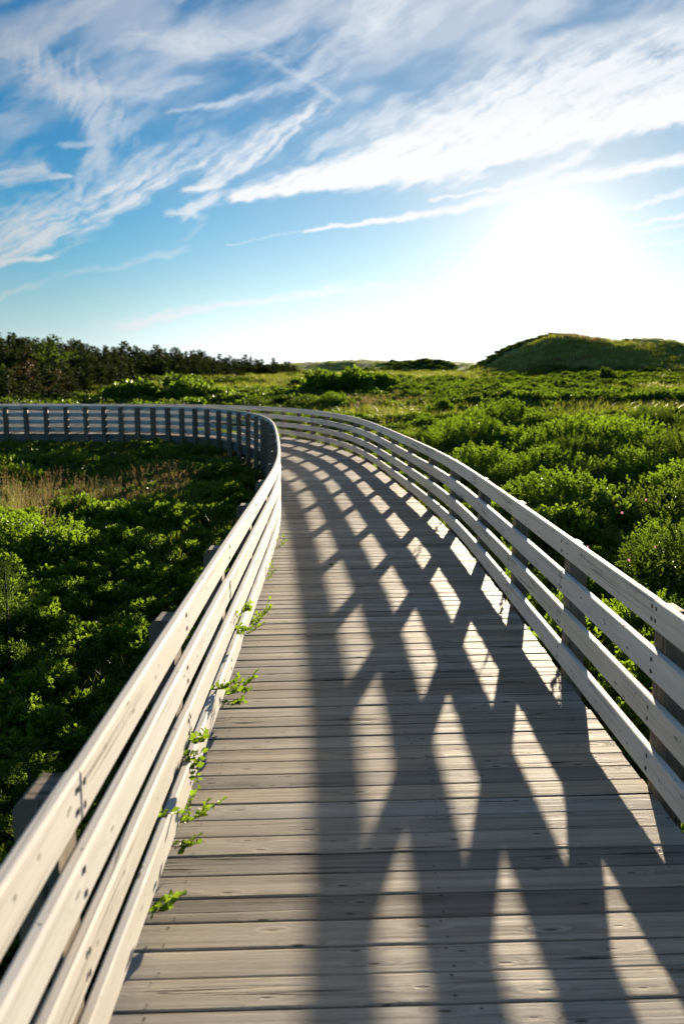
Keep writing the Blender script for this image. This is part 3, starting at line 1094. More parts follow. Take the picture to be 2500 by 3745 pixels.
sc_ *= 0.66
o = gn_instances('scrub_thicket', np.stack([P[:, 0], P[:, 1], z - 0.05], 1), np.concatenate([xy, sc_[:, None]], 1), rng.integers(0, 4, len(P)), mid_obj)
tag(o, 'green and olive scrub covering the flat beyond and around the bend of the walk', 'shrubs')

# far scrub on the flat and on the dunes
far_obj = []
for k, (me, (D_, Dy_), y_, sca, lab) in enumerate(zip(FARP, ((740, 875), (845, 868), (430, 890)), (66, 74, 62), (2.3, 1.6, 2.4),
        ('rounded bright green thicket on the flat beyond the bend, below the low dunes', 'small dark bush just right of the rounded bright thicket on the flat', 'flat-topped bright green bush in front of the dark spruces'))):
    x = DX(D_, y_)
    o = shrub_thing('far_shrub', me, None, x, y_, sca, lab)
    far_obj.append([c for c in o.children if c.name.startswith('foliage')][0])
P = sector(50, 128, 0.95, 1.5, -0.62, 0.62)
dens = fbm(P[:, 0] * 0.07 + 11, P[:, 1] * 0.045, 15, 4)
P = P[dens > 0.46]
dens = fbm(P[:, 0] * 0.07 + 11, P[:, 1] * 0.045, 15, 4)
sc_ = rng.uniform(0.45, 0.85, len(P)) * np.interp(dens, [0.46, 0.6], [0.6, 1.35])
xy = rng.uniform(0.9, 1.5, len(P))
o = gn_instances('scrub_thicket', np.stack([P[:, 0], P[:, 1], ground_z(P[:, 0], P[:, 1]) - 0.05], 1), np.stack([xy, xy, sc_], 1), rng.integers(0, 3, len(P)), far_obj)
tag(o, 'distant patches of low scrub across the grassy flat', 'shrubs')
P = sector(128, 250, 1.25, 2.2, -0.5, 0.55)
dens = fbm(P[:, 0] * 0.06 + 31, P[:, 1] * 0.05, 35, 4)
P = P[dens > np.where(P[:, 0] < 24, 0.44, 0.56)]
sc_ = rng.uniform(0.25, 0.6, len(P)); xy = rng.uniform(1.0, 1.9, len(P))
o = gn_instances('dune_scrub', np.stack([P[:, 0], P[:, 1], ground_z(P[:, 0], P[:, 1]) - 0.05], 1), np.stack([xy, xy, sc_], 1), np.full(len(P), 2), far_obj)
tag(o, 'low scrub and turf clothing the rounded dunes on the horizon', 'shrubs')

# named hedge masses on the flat
def mass(pts_, lab, sca, hs, n, rx, name='bush_clump', me=0, cat='bush', matme=None):
    x, y = pts_
    o = empty(name, (x, y, gz(x, y))); tag(o, lab, cat)
    for k in range(n):
        q = link('foliage', (matme or FARP[me]), o, (random.uniform(-rx, rx), random.uniform(-rx * .4, rx * .4), 0))
        s_ = sca * random.uniform(0.7, 1.15); q.scale = (s_, s_, s_ * hs); q.rotation_euler = (0, 0, random.uniform(0, 6))
    return o


mass((DX(780, 68), 68), 'broad bright green bush mound in the middle of the photo, under the low dunes', 2.0, 1.1, 7, 4.2)
mass((DX(690, 78), 78), 'smaller green bush mound left of the broad bright one on the flat', 1.7, 1.0, 4, 2.5)
mass((DX(400, 58), 58), 'long bright green hedge-like bush running in front of the spruce wood', 1.9, 0.95, 7, 3.6)
mass((DX(490, 64), 64), 'low green bush at the right end of the hedge-like bush before the wood', 1.3, 0.9, 4, 2.0)
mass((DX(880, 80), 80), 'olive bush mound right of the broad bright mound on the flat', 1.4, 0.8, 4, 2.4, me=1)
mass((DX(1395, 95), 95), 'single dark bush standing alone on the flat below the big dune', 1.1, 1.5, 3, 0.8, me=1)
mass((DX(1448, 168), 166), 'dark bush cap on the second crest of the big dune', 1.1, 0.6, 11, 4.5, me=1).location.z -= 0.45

# ------------------------------------------------------------------ grasses
tuft_src = []
for k, (x, y) in enumerate(((-4.3, 15.5), (-5.6, 17.0), (-3.6, 18.6))):
    o = link('grass_tuft', TUFT_DRY[k], None, (x, y, gz(x, y)))
    o.scale = (1.1, 1.1, 1.1)
    tag(o, ['tall tawny seed-head grass tuft, nearest in the dry patch left of the walk', 'tawny seed-head grass tuft in the middle of the dry patch on the left', 'tawny grass tuft at the far edge of the dry patch, nearest the bend'][k], 'grass', 'tawny grass tufts in the left thicket')
    tuft_src.append(o)
P = sector(9, 30, 0.33, 0.4, -0.75, -0.02)
g = grassy_left(P) + 0.25 * (fbm(P[:, 0] * .5, P[:, 1] * .5, 44, 3) - 0.5)
P = P[(g > 0.30) & (rng.random(len(P)) < np.clip(g * 0.34, 0.04, 0.26)) & (path_dist(P) > 1.5)]
s_ = rng.uniform(0.9, 1.35, len(P))
o = gn_instances('dry_grass', np.stack([P[:, 0], P[:, 1], ground_z(P[:, 0], P[:, 1])], 1), np.stack([s_, s_, s_], 1), rng.integers(0, 3, len(P)), tuft_src)
tag(o, 'patch of tawny seed-head grass in the thicket left of the walk', 'grass')
# green grass among it and along the fence feet
gsrc = []
for k, (x, y) in enumerate(((-2.2, 11.0), (2.05, 4.6))):
    o = link('grass_tuft', TUFT_GRN[k], None, (x, y, gz(x, y)))
    o.scale = (1.5, 1.5, 1.9)
    tag(o, ['green grass tuft outside the left fence before the bend', 'green grass tuft with arching blades outside the near right fence'][k], 'grass')
    gsrc.append(o)
Pa = []
for s0 in np.arange(0.5, 34, 0.16):
    for side in (-1, 1):
        if random.random() < 0.45:
            x, y, _ = off(s0, side * random.uniform(1.28, 1.9)); Pa.append((float(x), float(y)))
Pa = np.array(Pa)
Pb = sector(6, 32, 0.45, 0.6, -0.7, 0.7); Pb = Pb[(path_dist(Pb) > 1.6) & (rng.random(len(Pb)) < 0.25 + 0.5 * (grassy_left(Pb) > 0.3))]
Pg = np.concatenate([Pa, Pb])
s_ = rng.uniform(0.9, 1.5, len(Pg))
o = gn_instances('green_grass', np.stack([Pg[:, 0], Pg[:, 1], ground_z(Pg[:, 0], Pg[:, 1])], 1), np.stack([s_, s_, s_ * 1.1], 1), rng.integers(0, 2, len(Pg)), gsrc)
tag(o, 'thin green grass growing along the fence feet and between the bushes', 'grass')
# far meadow
fsrc = []
for k, (D_, y_) in enumerate(((980, 58), (560, 52))):
    x = DX(D_, y_)
    o = link('grass_tuft', TUFT_FAR[k], None, (x, y_, gz(x, y_)))
    tag(o, ['green meadow grass clump on the flat beyond the bend', 'golden grass clump on the flat before the spruce wood'][k], 'grass')
    fsrc.append(o)
P = sector(36, 165, 0.75, 1.9, -0.6, 0.6)
P = P[path_dist(P) > 2.0]
gold = (fbm(P[:, 0] * 0.06, P[:, 1] * 0.05 + 9, 66, 3) + 0.35 * np.exp(-((P[:, 0] + 6) / 16) ** 2 - ((P[:, 1] - 50) / 12) ** 2)) > 0.68
s_ = rng.uniform(0.6, 1.2, len(P)) * np.interp(P[:, 1], [36, 165], [0.9, 1.3])
o = gn_instances('meadow_grass', np.stack([P[:, 0], P[:, 1], ground_z(P[:, 0], P[:, 1])], 1), np.stack([s_ * 1.5, s_ * 1.5, s_ * 0.8], 1), gold.astype(int), fsrc)
tag(o, 'sunlit green and golden meadow grass on the flat below the dunes', 'grass')
P = sector(140, 230, 1.5, 2.2, -0.2, 0.5)
s_ = rng.uniform(0.5, 1.0, len(P))
o = gn_instances('dune_grass', np.stack([P[:, 0], P[:, 1], ground_z(P[:, 0], P[:, 1])], 1), np.stack([s_ * 1.5, s_ * 1.5, s_ * 0.55], 1), np.where(rng.random(len(P)) < .93, 0, 1), fsrc)
tag(o, 'marram grass fringing the crests of the dunes', 'grass')

# ------------------------------------------------------------------ spruce wood
top = lambda D: np.interp(D, [-60, 0, 50, 100, 200, 300, 400, 450, 520, 600, 650, 690], [768, 770, 770, 774, 786, 794, 799, 804, 813, 823, 830, 836])
yfar = lambda D: np.interp(D, [-60, 0, 400, 690], [112, 112, 148, 178])
trees = []
n_row = 0
for row in range(5):
    D_ = -70.0 + random.uniform(0, 10)
    while D_ < 675:
        y_ = yfar(D_) - row * 9.0 * np.interp(D_, [0, 400, 690], [1, 0.9, 0.6]) + random.uniform(-3, 3)
        if row == 4 and D_ > 380: break
        x = float(DX(D_, y_))
        zt = DZ(top(D_) + row * 7.5 + random.uniform(-5, 9), y_)
        g_ = gz(x, y_)
        h = max(zt - g_, 1.8)
        trees.append((x, y_, g_, h, row, D_))
        D_ += random.uniform(11, 21) * 110 / y_
trees = trees[:215]
for (Da, Db, y0_, tp) in ((-70, 190, 66, 838), (-60, 175, 54, 868), (-60, 330, 82, 822), (180, 360, 92, 842), (340, 560, 118, 838)):
    D_ = Da
    while D_ < Db:
        y_ = y0_ + random.uniform(-4, 4); x = float(DX(D_, y_)); g_ = gz(x, y_)
        h = max(DZ(tp + random.uniform(-9, 14) + (D_ - Da) * 0.04, y_) - g_, 1.4)
        trees.append((x, y_, g_, h, 9, D_)); D_ += random.uniform(14, 24) * 80 / y_
for k, (x, y_, g_, h, row, D_) in enumerate(trees):
    cr, tk = (SPR + SPR_W)[k % 6]
    o = empty('spruce_tree', (x, y_, g_), random.uniform(0, 6.28))
    s_ = h / 5.0
    s_ *= random.uniform(0.82, 1.10) if row else random.uniform(0.9, 1.07)
    w_ = max(s_, 0.7) * random.uniform(0.9, 1.75)
    o.scale = (w_, w_, s_)
    lab = 'dark spruce on the skyline of the wood at left' if row == 0 else 'low dark conifer along the front edge of the wood at left' if row == 9 else 'dark spruce crowded inside the wood at left, below its skyline'
    tag(o, lab, 'tree', 'spruces on the skyline of the wood' if row == 0 else 'conifers along the front of the wood' if row == 9 else 'spruces inside the wood')
    link('crown', cr, o); link('trunk', tk, o)
# near ragged, half bare bushes at the wood's left front
M_BROWN = leaf_mat('brown_needle', (0.04, 0.038, 0.017), (0.065, 0.052, 0.024), 0.3, (1.6, 1.3, 0.8), 0.7, 0.2)
rg = [spruce(91, 3.2, 2.0, M_BROWN, 0.5, 0.3), spruce(95, 3.2, 1.7, M_NEEDLE2, 0.5, 0.15)]
for (D_, y_, h, k, lab) in ((75, 62, 3.0, 0, 'ragged brownish half-bare tree in front of the wood at the far left'),
                            (20, 60, 2.6, 1, 'low dark-green tree at the photo edge, left of the ragged brownish one'),
                            (140, 66, 2.3, 0, 'smaller ragged brown bush-like tree right of the half-bare one'),
                            (130, 90, 5.0, 1, 'yellow-green rounded tree among the dark spruces at left')):
    x = float(DX(D_, y_))
    o = empty('ragged_tree', (x, y_, gz(x, y_)), random.uniform(0, 6)); o.scale = (h / 3.2,) * 3
    tag(o, lab, 'tree'); link('crown', rg[k][0], o); link('trunk', rg[k][1], o)

# ------------------------------------------------------------------ leafy sprigs growing through the left fence
def sprig(points, nleaf, L, W, label, name='leafy_sprig'):
    """stem through the given points with paired leaves"""
    o = empty(name, points[0])
    b = np.array(points[0])
    pts = [np.array(p) - b for p in points]
    seg = np.linspace(0, len(pts) - 1, 12)
    rp = [np.array([np.interp(q, range(len(pts)), [p[k] for p in pts]) for k in range(3)]) for q in seg]
    m = MB(); tube(m, rp, 0.0028, 0.0010, 5)
    P = []; D = []; Ls = []
    lines = [(rp, nleaf)]
    for bq in range(max(1, nleaf // 6)):
        i0 = random.randint(5, 9)
        dr = rp[-1] - rp[5]; dr = dr / np.linalg.norm(dr) + np.array([random.uniform(-.9, .9), random.uniform(-.9, .9), random.uniform(-.2, .9)])
        dr = dr / np.linalg.norm(dr) * random.uniform(0.06, 0.12)
        br = [rp[i0] + dr * f + np.array([0, 0, 0.03 * f * f]) for f in (0, .33, .66, 1)]
        tube(m, br, 0.0016, 0.0008, 4)
        lines.append((br, max(6, nleaf // 2)))
    link('stem', m.mesh('sprig_stem', [M_STEM]), o)
    for li, (rp, nl) in enumerate(lines):
        for k in range(nl):
            f = (k + 0.5) / nl
            if li == 0: f = 0.45 + 0.55 * f
            q = f * (len(rp) - 1); i0 = min(int(q), len(rp) - 2)
            p = rp[i0] + (rp[i0 + 1] - rp[i0]) * (q - i0)
            d = rp[i0 + 1] - rp[i0]; d = d / np.linalg.norm(d)
            sd = np.cross(d, [0, 0, 1.0]); sd /= max(np.linalg.norm(sd), 1e-6)
            sg = 1 if k % 2 else -1
            dd = d * 0.5 + sd * sg * 0.8 + np.array([0, 0, random.uniform(0.0, 0.6)]) + np.array([random.uniform(-.35, .35) for _ in range(3)])
            P.append(p); D.append(dd); Ls.append(L * random.uniform(0.7, 1.15) * (1.15 - 0.4 * f))
        P.append(rp[-1]); D.append(rp[-1] - rp[-2]); Ls.append(L * 0.8)
    P = np.array(P); D = unit(np.array(D)); Ls = np.array(Ls)
    link('leaf', leaves(P, D, Ls, Ls * (W / L), 'sprig_leaves', [M_BAY], fold=0.2), o)['kind'] = 'stuff'
    tag(o, label, 'plant sprig')
    return o


# (arc position, points as (ds, w, z))
def sp(y0, lst, n, label, L=0.04, W=0.025, side=-1):
    s0 = s_of_y(y0, side)
    pts = []
    for ds, w, z in lst:
        x, y, _ = off(s0 + ds, side * w); pts.append((float(x), float(y), z))
    return sprig(pts, n, L, W, label)


sp(6.45, [(0.1, 1.2, -0.5), (0.05, 1.10, 0.02), (0.0, 0.97, 0.05), (-0.05, 0.86, 0.17)], 20, 'bushy green sprig leaning over the deck, farther big one by the left fence')
sp(6.20, [(0.1, 1.15, -0.5), (0.08, 1.10, 0.03), (0.0, 0.99, 0.045), (-0.03, 0.90, 0.12)], 16, 'short green sprig at the foot of the farther leaning one by the left fence')
sp(6.0, [(0.2, 1.18, -0.4), (0.15, 1.10, 0.24), (0.0, 0.985, 0.26), (-0.12, 0.965, 0.33)], 16, 'leafy sprig poking out between the two lowest left rails near the farther big sprig')
sp(5.55, [(0.2, 1.18, -0.4), (0.15, 1.10, 0.24), (0.0, 0.985, 0.255), (-0.2, 0.96, 0.28)], 14, 'leafy sprig hanging along the lowest left rail, nearer than the one between the rails')
sp(4.95, [(0.1, 1.2, -0.5), (0.05, 1.10, 0.02), (0.0, 0.96, 0.05), (-0.05, 0.84, 0.16)], 24, 'thick green leaf cluster on the deck edge, nearer big one by the left fence')
sp(4.85, [(0.1, 1.2, -0.5), (0.05, 1.10, 0.02), (-0.05, 0.96, 0.04), (-0.12, 0.88, 0.08)], 16, 'low leaf cluster in front of the nearer big one on the deck edge')
sp(4.5, [(0.0, 1.18, -0.3), (0.0, 1.10, 0.24), (0.05, 0.98, 0.225), (0.32, 0.86, 0.13)], 16, 'arching sprig with separate oval leaves across the lowest left rail', 0.052, 0.032)
sp(3.75, [(0.2, 1.18, -0.3), (0.12, 1.10, 0.24), (0.0, 0.985, 0.27), (-0.12, 0.95, 0.32)], 16, 'sprig curling out between the lower left rails beside the third post')
sp(3.6, [(0.2, 1.18, -0.3), (0.1, 1.10, 0.25), (0.0, 0.98, 0.25), (-0.15, 0.93, 0.22)], 14, 'dark leafy sprig drooping over the lowest left rail at the third post')
sp(3.45, [(0.1, 1.2, -0.5), (0.05, 1.10, 0.02), (0.0, 0.97, 0.05), (-0.02, 0.84, 0.15)], 18, 'green sprig rising from the deck edge below the drooping one')
sp(3.28, [(0.1, 1.2, -0.5), (0.05, 1.10, 0.02), (0.0, 0.98, 0.04), (-0.06, 0.90, 0.09)], 12, 'small leaf rosette on the deck edge just nearer than the rising sprig')
sp(3.1, [(0.1, 1.18, -0.3), (0.05, 1.10, 0.25), (0.0, 0.985, 0.27), (-0.08, 0.93, 0.31)], 9, 'small pale-leaved sprig at the gap over the lowest left rail')
sp(2.85, [(0.1, 1.2, -0.5), (0.05, 1.10, 0.02), (0.0, 0.98, 0.03), (-0.05, 0.90, 0.12)], 12, 'nearest green sprig at the foot of the left fence', 0.055, 0.032)
sp(9.4, [(0.1, 1.2, -0.5), (0.05, 1.10, 0.02), (0.0, 0.97, 0.05), (0, 0.90, 0.12)], 12, 'farthest small green sprig at the foot of the left fence')
sp(7.9, [(0.1, 1.2, -0.5), (0.05, 1.10, 0.02), (0.0, 0.98, 0.05), (0, 0.93, 0.12)], 9, 'tiny green sprig at the left fence between the farther and farthest ones')
for k, (y0, w0, hh, lab) in enumerate(((11.3, 1.24, 0.42, 'leafy shoot standing close behind the right fence after its fifth visible post'),
                           (12.2, 1.3, 0.5, 'leafy shoot behind the right fence near its sixth visible post'),
                           (13.0, 1.25, 0.4, 'leafy shoot behind the right fence just after its sixth visible post'),
                           (8.1, 1.22, 0.30, 'short leafy shoot behind the right fence before its fourth visible post'),
                           (6.3, 1.25, 0.34, 'leafy shoot behind the right fence between its second and third visible posts'),
                           (5.9, 1.22, 0.28, 'small leafy shoot behind the right fence just past its second visible post'))):
    sp(y0, [(0, w0 + 0.05, -0.7), (0.02, w0, -0.1), (0.0, w0 - 0.03, hh * 0.6), (-0.04, w0 - 0.02, hh)], 22, lab, 0.055, 0.022, 1)
# one fallen leaf on the deck
lf = leaves(np.array([[0., 0, 0]]), np.array([[0.95, -0.3, 0.0]]), np.array([0.07]), np.array([0.02]), 'fallen_leaf', [M_BAYD], fold=0.05, curl=0.02)
x, y = chart(718, 1282 + 48, 0.004)
o = link('fallen_leaf', lf, None, (-0.14, 8.75, 0.008))
tag(o, 'single dark fallen leaf lying on the deck boards', 'leaf')

# pink wild-rose blossoms in the right thicket
bl = MB()
for k in range(5):
    a = k * 2 * PI / 5
    c, s_ = math.cos(a), math.sin(a)
    bl.add([(0, 0, 0), (c * .02 - s_ * .014, s_ * .02 + c * .014, .006), (c * .034, s_ * .034, .012), (c * .02 + s_ * .014, s_ * .02 - c * .014, .006)], [(0, 3, 2, 1)])
bl = bl.mesh('blossom', [M_PINK])
for k, (D_, Dy_, zz) in enumerate(((1322, 1055, 0.05), (1480, 1150, 0.0), (1425, 1180, 0.0), (1390, 1000, 0.3), (1440, 1290, 0.0), (1240, 1010, 0.2), (1345, 1260, 0), (1500, 1260, 0.1))):
    x, y = chart(D_, Dy_, zz + 0.12)
    o = link('rose_blossom', bl, None, (x, y, zz + 0.14)); o.rotation_euler = (R(60), R(random.uniform(-30, 30)), random.uniform(-.6, .6))
    o.scale = (0.55,) * 3
    tag(o, 'small pink wild rose blossom in the green thicket right of the walk', 'flower', 'pink blossoms in the right thicket')

# ------------------------------------------------------------------ sun
sun_d = bpy.data.lights.new('sun', 'SUN')
sun = bpy.data.objects.new('sun', sun_d)
COL.objects.link(sun)
sun_d.energy = 4.3
sun_d.angle = R(0.55)
sun_d.color = (1.0, 0.83, 0.61)
sdir = Vector((math.sin(SUN_AZ) * math.cos(SUN_EL), math.cos(SUN_AZ) * math.cos(SUN_EL), math.sin(SUN_EL)))
sun.rotation_euler = sdir.to_track_quat('Z', 'Y').to_euler()
sun.location = (10, 40, 12)

# ------------------------------------------------------------------ world
w = bpy.data.worlds.new('World')
sc.world = w
w.use_nodes = True
t = NT(w.node_tree)
t.n.clear()
wo = t.node('ShaderNodeOutputWorld')
bg = t.node('ShaderNodeBackground')
sky = t.node('ShaderNodeTexSky', sky_type='NISHITA')
sky.sun_disc = False
sky.sun_elevation = SUN_EL
sky.sun_rotation = SUN_AZ
sky.altitude = 10
sky.air_density = 1.0
sky.dust_density = 0.08
sky.ozone_density = 2.0
D = t.vmath('NORMALIZE', t.node('ShaderNodeTexCoord').outputs['Generated'])
dx, dy, dz = t.sep(D)
# the sky itself
skyc = t.vmath('SCALE', sky.outputs[0]); skyc.node.inputs['Scale'].default_value = 0.10
skyc = t.mix(1.0, skyc, (0.17, 0.84, 1.27, 1), 'MULTIPLY')
skyc = t.mix(t.map(dz, 0.2, 0.6), skyc, (0.80, 0.88, 0.94, 1), 'MULTIPLY')
skyc = t.mix(t.map(dz, 0.25, 0.55, 0, 0.35), skyc, (0.30, 0.38, 0.50, 1))
bw = t.node('ShaderNodeRGBToBW'); t.l.new(skyc, bw.inputs[0])
pale = t.vmath('SCALE', (0.82, 1.02, 1.12)); t.put(pale.node.inputs['Scale'], bw.outputs[0])
pale2 = t.vmath('SCALE', (0.78, 0.80, 0.82)); t.put(pale2.node.inputs['Scale'], bw.outputs[0])
skyc = t.mix(t.map(dz, 0.17, -0.02, 0.0, 0.85), skyc, pale)
# aureole around the sun in the thin cloud
dots = t.vmath('DOT_PRODUCT', D, tuple(sdir), out=1)
angd = t.math('MULTIPLY', t.math('ARCCOSINE', t.math('MINIMUM', dots, 1.0)), 57.2958)
g1 = t.math('EXPONENT', t.math('MULTIPLY', t.math('POWER', t.math('DIVIDE', angd, 2.2), 2.0), -1.0))
g2 = t.math('EXPONENT', t.math('DIVIDE', angd, -6.5))
glow = t.math('ADD', t.math('MULTIPLY', g1, 0.6), t.math('MULTIPLY', g2, 0.82))
gcol = t.vmath('SCALE', (1.0, 0.95, 0.88)); t.put(gcol.node.inputs['Scale'], glow)
skyc = t.mix(t.math('MULTIPLY', t.math('EXPONENT', t.math('DIVIDE', angd, -9.0)), 1.0), skyc, pale2)
# bright milky band along the horizon under the sun
hb = t.math('EXPONENT', t.math('MULTIPLY', t.math('MAXIMUM', dz, 0.0), -16.0))
hz = t.math('MULTIPLY', hb, t.map(dots, 0.75, 0.99, 0.35, 1.1))
hb2 = t.math('MULTIPLY', t.math('EXPONENT', t.math('MULTIPLY', t.math('MAXIMUM', dz, 0.0), -8.0)), t.map(dots, 0.86, 1.0, 0.0, 0.5))
hcol = t.vmath('SCALE', (1.0, 0.95, 0.93)); t.put(hcol.node.inputs['Scale'], t.math('ADD', hb2, t.math('MULTIPLY', hz, 0.9)))
col = t.vmath('ADD', skyc, t.vmath('ADD', gcol, hcol))
t.put(bg.inputs['Color'], col)
bg.inputs['Strength'].default_value = 0.25
t.l.new(bg.outputs[0], wo.inputs[0])
w.cycles.sampling_method = 'MANUAL'
w.cycles.sample_map_resolution = 512

# ------------------------------------------------------------------ high clouds on a far dome
def to_chart(az, el):
    """chart column / row of a sky direction"""
    x = np.sin(az) * np.cos(el); y = np.cos(az) * np.cos(el); z = np.sin(el)
    cp, sp_ = math.cos(PITCH), math.sin(PITCH)
    f_ = y * cp - z * sp_; u_ = y * sp_ + z * cp
    return (x / f_ * F_PX + IMG_W / 2) / 1.5944, (IMG_H / 2 - u_ / f_ * F_PX) / 1.5944


c_az = np.radians(np.arange(-34, 34.01, 0.085)); c_el = np.radians(np.arange(0.2, 46, 0.085))
AZ, EL = np.meshgrid(c_az, c_el)
CX, CY = to_chart(AZ, EL)
wx = (fbm(CX / 150 + 3, CY / 110, 71, 4) - .5) * 60 + (fbm(CX / 34, CY / 26 + 5, 75, 4) - .5) * 16
wy = (fbm(CX / 170 + 9, CY / 120 + 4, 81, 4) - .5) * 40 + (fbm(CX / 30 + 2, CY / 22, 85, 4) - .5) * 13
CPX, CPY = CX + wx, CY + wy


def rot_noise(deg, su, sv, seed, o=5):
    c, s_ = math.cos(R(deg)), math.sin(R(deg))
    a = CPX * c - CPY * s_; b = CPX * s_ + CPY * c
    return fbm(a / su + 30, b / sv + 30, seed, o)


def sm(x, a, b):
    q = np.clip((x - a) / (b - a), 0, 1)
    return q * q * (3 - 2 * q)


cloud = np.zeros_like(CX)


def stroke(pts_, up=1.0, amp=1.0, soft=1.0, grainy=0.9, fib=None):
    global cloud
    best = np.full(CX.shape, 9e9); AL = np.zeros(CX.shape); PE = np.zeros(CX.shape)
    run = 0.0
    for (a, b) in zip(pts_[:-1], pts_[1:]):
        L_ = math.hypot(b[0] - a[0], b[1] - a[1]); ux, uy = (b[0] - a[0]) / L_, (b[1] - a[1]) / L_
        rx, ry = CPX - a[0], CPY - a[1]
        al = rx * ux + ry * uy; pe = -(ry * ux - rx * uy)
        tn = np.clip(al / L_, 0, 1); ex = al - tn * L_
        wd = a[2] + (b[2] - a[2]) * tn
        ps = np.where(pe > 0, pe / up, pe)
        d = np.sqrt(ps ** 2 + (ex * 0.28) ** 2) / wd
        k = d < best
        best = np.where(k, d, best); AL = np.where(k, al + run, AL); PE = np.where(k, pe, PE)
        run += L_
    sd = int(abs(pts_[0][0]) * 3 + abs(pts_[0][1])) % 97
    n = fbm(AL / 80 + sd, PE / 12 + 40, sd, 5) if fib is None else rot_noise(fib, 100, 13, sd)
    n = 0.58 * n + 0.26 * fbm(CPX / 26, CPY / 18, 33, 4) + 0.16 * rot_noise(24, 34, 5, 64, 4)
    prof = np.exp(-(best ** 2) * 1.1)
    v = prof * 1.02 + (n - 0.5) * 2.7 * grainy * np.clip(prof * 2.0, 0, 1)
    cloud = 1 - (1 - cloud) * (1 - np.clip(sm(v, 0.08, 0.08 + 1.12 * soft) * amp, 0, 1))


stroke([(560, 456, 8), (650, 445, 14), (740, 430, 18), (900, 396, 26), (1010, 392, 34), (1150, 348, 28), (1320, 305, 22), (1640, 258, 26)], 3.2, 1.0, 0.75, 0.6, 24)
stroke([(740, 405, 22), (960, 325, 48), (1200, 245, 75), (1420, 190, 85), (1680, 140, 90)], 1.2, 0.85, 0.95, 0.75, 32)
stroke([(1090, 190, 20), (1300, 110, 30), (1600, 40, 30)], 1.0, 0.3, 1.3, 1.1, 36)
stroke([(985, 450, 4), (1120, 432, 7), (1230, 400, 12), (1310, 360, 16)], 1.3, 0.85, 0.8, 0.6)
stroke([(700, 532, 3), (860, 504, 5), (1080, 466, 12), (1200, 440, 18), (1350, 402, 17), (1600, 360, 13)], 1.3, 1.0, 0.8, 0.5)
stroke([(452, 430, 8), (500, 424, 9)], 1.4, 0.75, 1.0, 0.9)
stroke([(500, 412, 12), (545, 378, 26), (610, 335, 28), (690, 275, 24)], 1.5, 0.8, 1.1, 1.0, 45)
stroke([(396, 486, 7), (440, 490, 10), (495, 460, 14)], 1.5, 0.75, 1.0, 0.95)
stroke([(420, 535, 8), (460, 515, 8)], 1.0, 0.2, 1.2, 0.7)
stroke([(-80, 592, 40), (40, 570, 34), (160, 522, 26), (280, 455, 22), (400, 400, 16), (460, 375, 8)], 2.2, 0.8, 1.15, 1.0, 30)
stroke([(-60, 610, 10), (95, 596, 8)], 1.0, 0.8, 0.8, 0.6)
stroke([(60, 500, 30), (260, 430, 40), (460, 350, 26)], 1.5, 0.38, 1.2, 1.2, 40)
stroke([(130, 180, 50), (215, 250, 40), (235, 330, 26), (185, 420, 14)], 1.0, 0.5, 1.2, 0.8, 80)
stroke([(-60, 430, 34), (60, 405, 20), (165, 397, 4)], 1.6, 0.6, 1.1, 0.8)
stroke([(180, 327, 9), (212, 327, 8)], 1.0, 0.4, 1.1, 0.9)
stroke([(360, 100, 30), (560, 108, 26), (680, 165, 18), (745, 222, 9)], 1.4, 0.38, 1.3, 0.9)
stroke([(120, 200, 26), (330, 218, 18), (450, 195, 10)], 1.8, 0.42, 1.2, 0.7)
stroke([(920, -40, 70), (800, 80, 50), (680, 180, 22), (530, 243, 8), (400, 262, 5)], 1.2, 0.48, 1.2, 0.8, 35)
stroke([(-40, 680, 6), (130, 642, 8), (390, 575, 12)], 1.4, 0.36, 1.3, 0.8)
stroke([(240, 756, 14), (500, 716, 14), (700, 684, 16), (800, 660, 16), (980, 650, 14)], 1.0, 0.75, 1.2, 0.8)
stroke([(520, 560, 3), (700, 530, 4), (870, 500, 3)], 1.0, 0.3, 1.1, 0.5)
stroke([(1340, 498, 4), (1460, 475, 5), (1520, 450, 9), (1600, 435, 12)], 1.3, 0.75, 0.8, 0.8)
stroke([(1360, 536, 5), (1450, 522, 5), (1600, 490, 7)], 1.4, 0.85, 0.8, 0.6)
stroke([(1380, 550, 3), (1480, 535, 5), (1600, 512, 4)], 1.2, 0.6, 0.9, 0.6)
stroke([(1330, 582, 3), (1600, 556, 5)], 1.0, 0.6, 0.9, 0.6)
stroke([(1150, 645, 8), (1400, 640, 10), (1640, 626, 8)], 1.3, 0.7, 1.0, 0.6)
stroke([(1200, 692, 6), (1500, 690, 7), (1640, 684, 4)], 1.3, 0.6, 1.0, 0.6)
stroke([(760, 335, 24), (910, 258, 22)], 1.5, 0.45, 1.1, 0.9, 40)
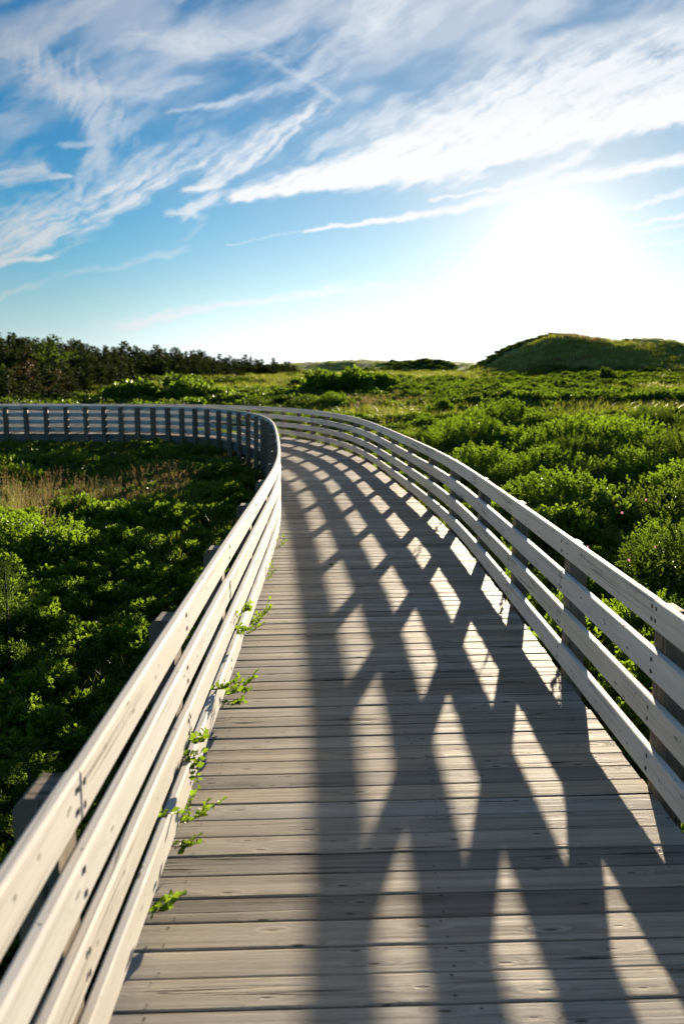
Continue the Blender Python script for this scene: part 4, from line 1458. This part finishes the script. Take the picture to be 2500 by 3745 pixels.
# thin high veil
vl = rot_noise(22, 260, 90, 12, 4)
cloud = 1 - (1 - cloud) * (1 - sm(vl, 0.34, 0.72) * sm(CY, 420, 120) * 0.38)
vl = rot_noise(30, 120, 40, 19, 6)
cloud = 1 - (1 - cloud) * (1 - sm(vl, 0.42, 0.8) * sm(CY, 520, 250) * 0.28)
fade = sm(AZ, R(-34), R(-30)) * sm(AZ, R(34), R(30)) * sm(EL, R(46), R(40)) * sm(EL, R(0.2), R(1.2))
hole = sm(np.hypot((AZ - SUN_AZ) * np.cos(EL), EL - SUN_EL), R(1.6), R(3.2))
cloud = cloud * fade * hole
CR = 6500.0
CV = np.stack([np.sin(AZ) * np.cos(EL) * CR, np.cos(AZ) * np.cos(EL) * CR, np.sin(EL) * CR + CAM_H], -1).reshape(-1, 3)
ne, nz_ = AZ.shape
ii, jj = np.meshgrid(np.arange(ne - 1), np.arange(nz_ - 1), indexing='ij')
CF = np.stack([ii * nz_ + jj, (ii + 1) * nz_ + jj, (ii + 1) * nz_ + jj + 1, ii * nz_ + jj + 1], -1).reshape(-1, 4)
cf = cloud.ravel()[CF].max(1) > 0.004
used, inv_ = np.unique(CF[cf].ravel(), return_inverse=True)
m, ct, cout = new_mat('cirrus')
at = ct.node('ShaderNodeAttribute', attribute_name='dens')
inc = ct.vmath('NORMALIZE', ct.node('ShaderNodeNewGeometry').outputs['Position'])
cd = ct.vmath('DOT_PRODUCT', inc, tuple(sdir), out=1)
em = ct.node('ShaderNodeEmission')
em.inputs['Color'].default_value = (0.97, 0.985, 1.0, 1)
ct.put(em.inputs['Strength'], ct.map(cd, 0.72, 0.985, 0.11, 0.27))
ms = ct.node('ShaderNodeMixShader')
ct.put(ms.inputs[0], at.outputs['Fac'])
ct.l.new(ct.node('ShaderNodeBsdfTransparent').outputs[0], ms.inputs[1]); ct.l.new(em.outputs[0], ms.inputs[2])
ct.l.new(ms.outputs[0], cout.inputs[0])
m.cycles.emission_sampling = 'NONE'
cme = mesh_np('cirrus', CV[used], inv_.reshape(-1, 4), [m], smooth=True)
ca_ = cme.attributes.new('dens', 'FLOAT', 'POINT')
ca_.data.foreach_set('value', cloud.ravel()[used].astype(np.float32))
co_ = link('sky', cme)
tag(co_, 'streaky white high clouds spread over the sky', kind='structure')

# ------------------------------------------------------------------ render settings
sc.render.engine = 'CYCLES'
sc.cycles.max_bounces = 8
sc.cycles.diffuse_bounces = 3
sc.cycles.transmission_bounces = 4
sc.cycles.glossy_bounces = 2
sc.cycles.sample_clamp_indirect = 6.0
sc.cycles.use_denoising = True
sc.cycles.use_adaptive_sampling = True
sc.cycles.adaptive_threshold = 0.02
sc.view_settings.view_transform = 'Standard'
sc.view_settings.look = 'None'
sc.view_settings.gamma = 1.0
sc.view_settings.exposure = 1.9
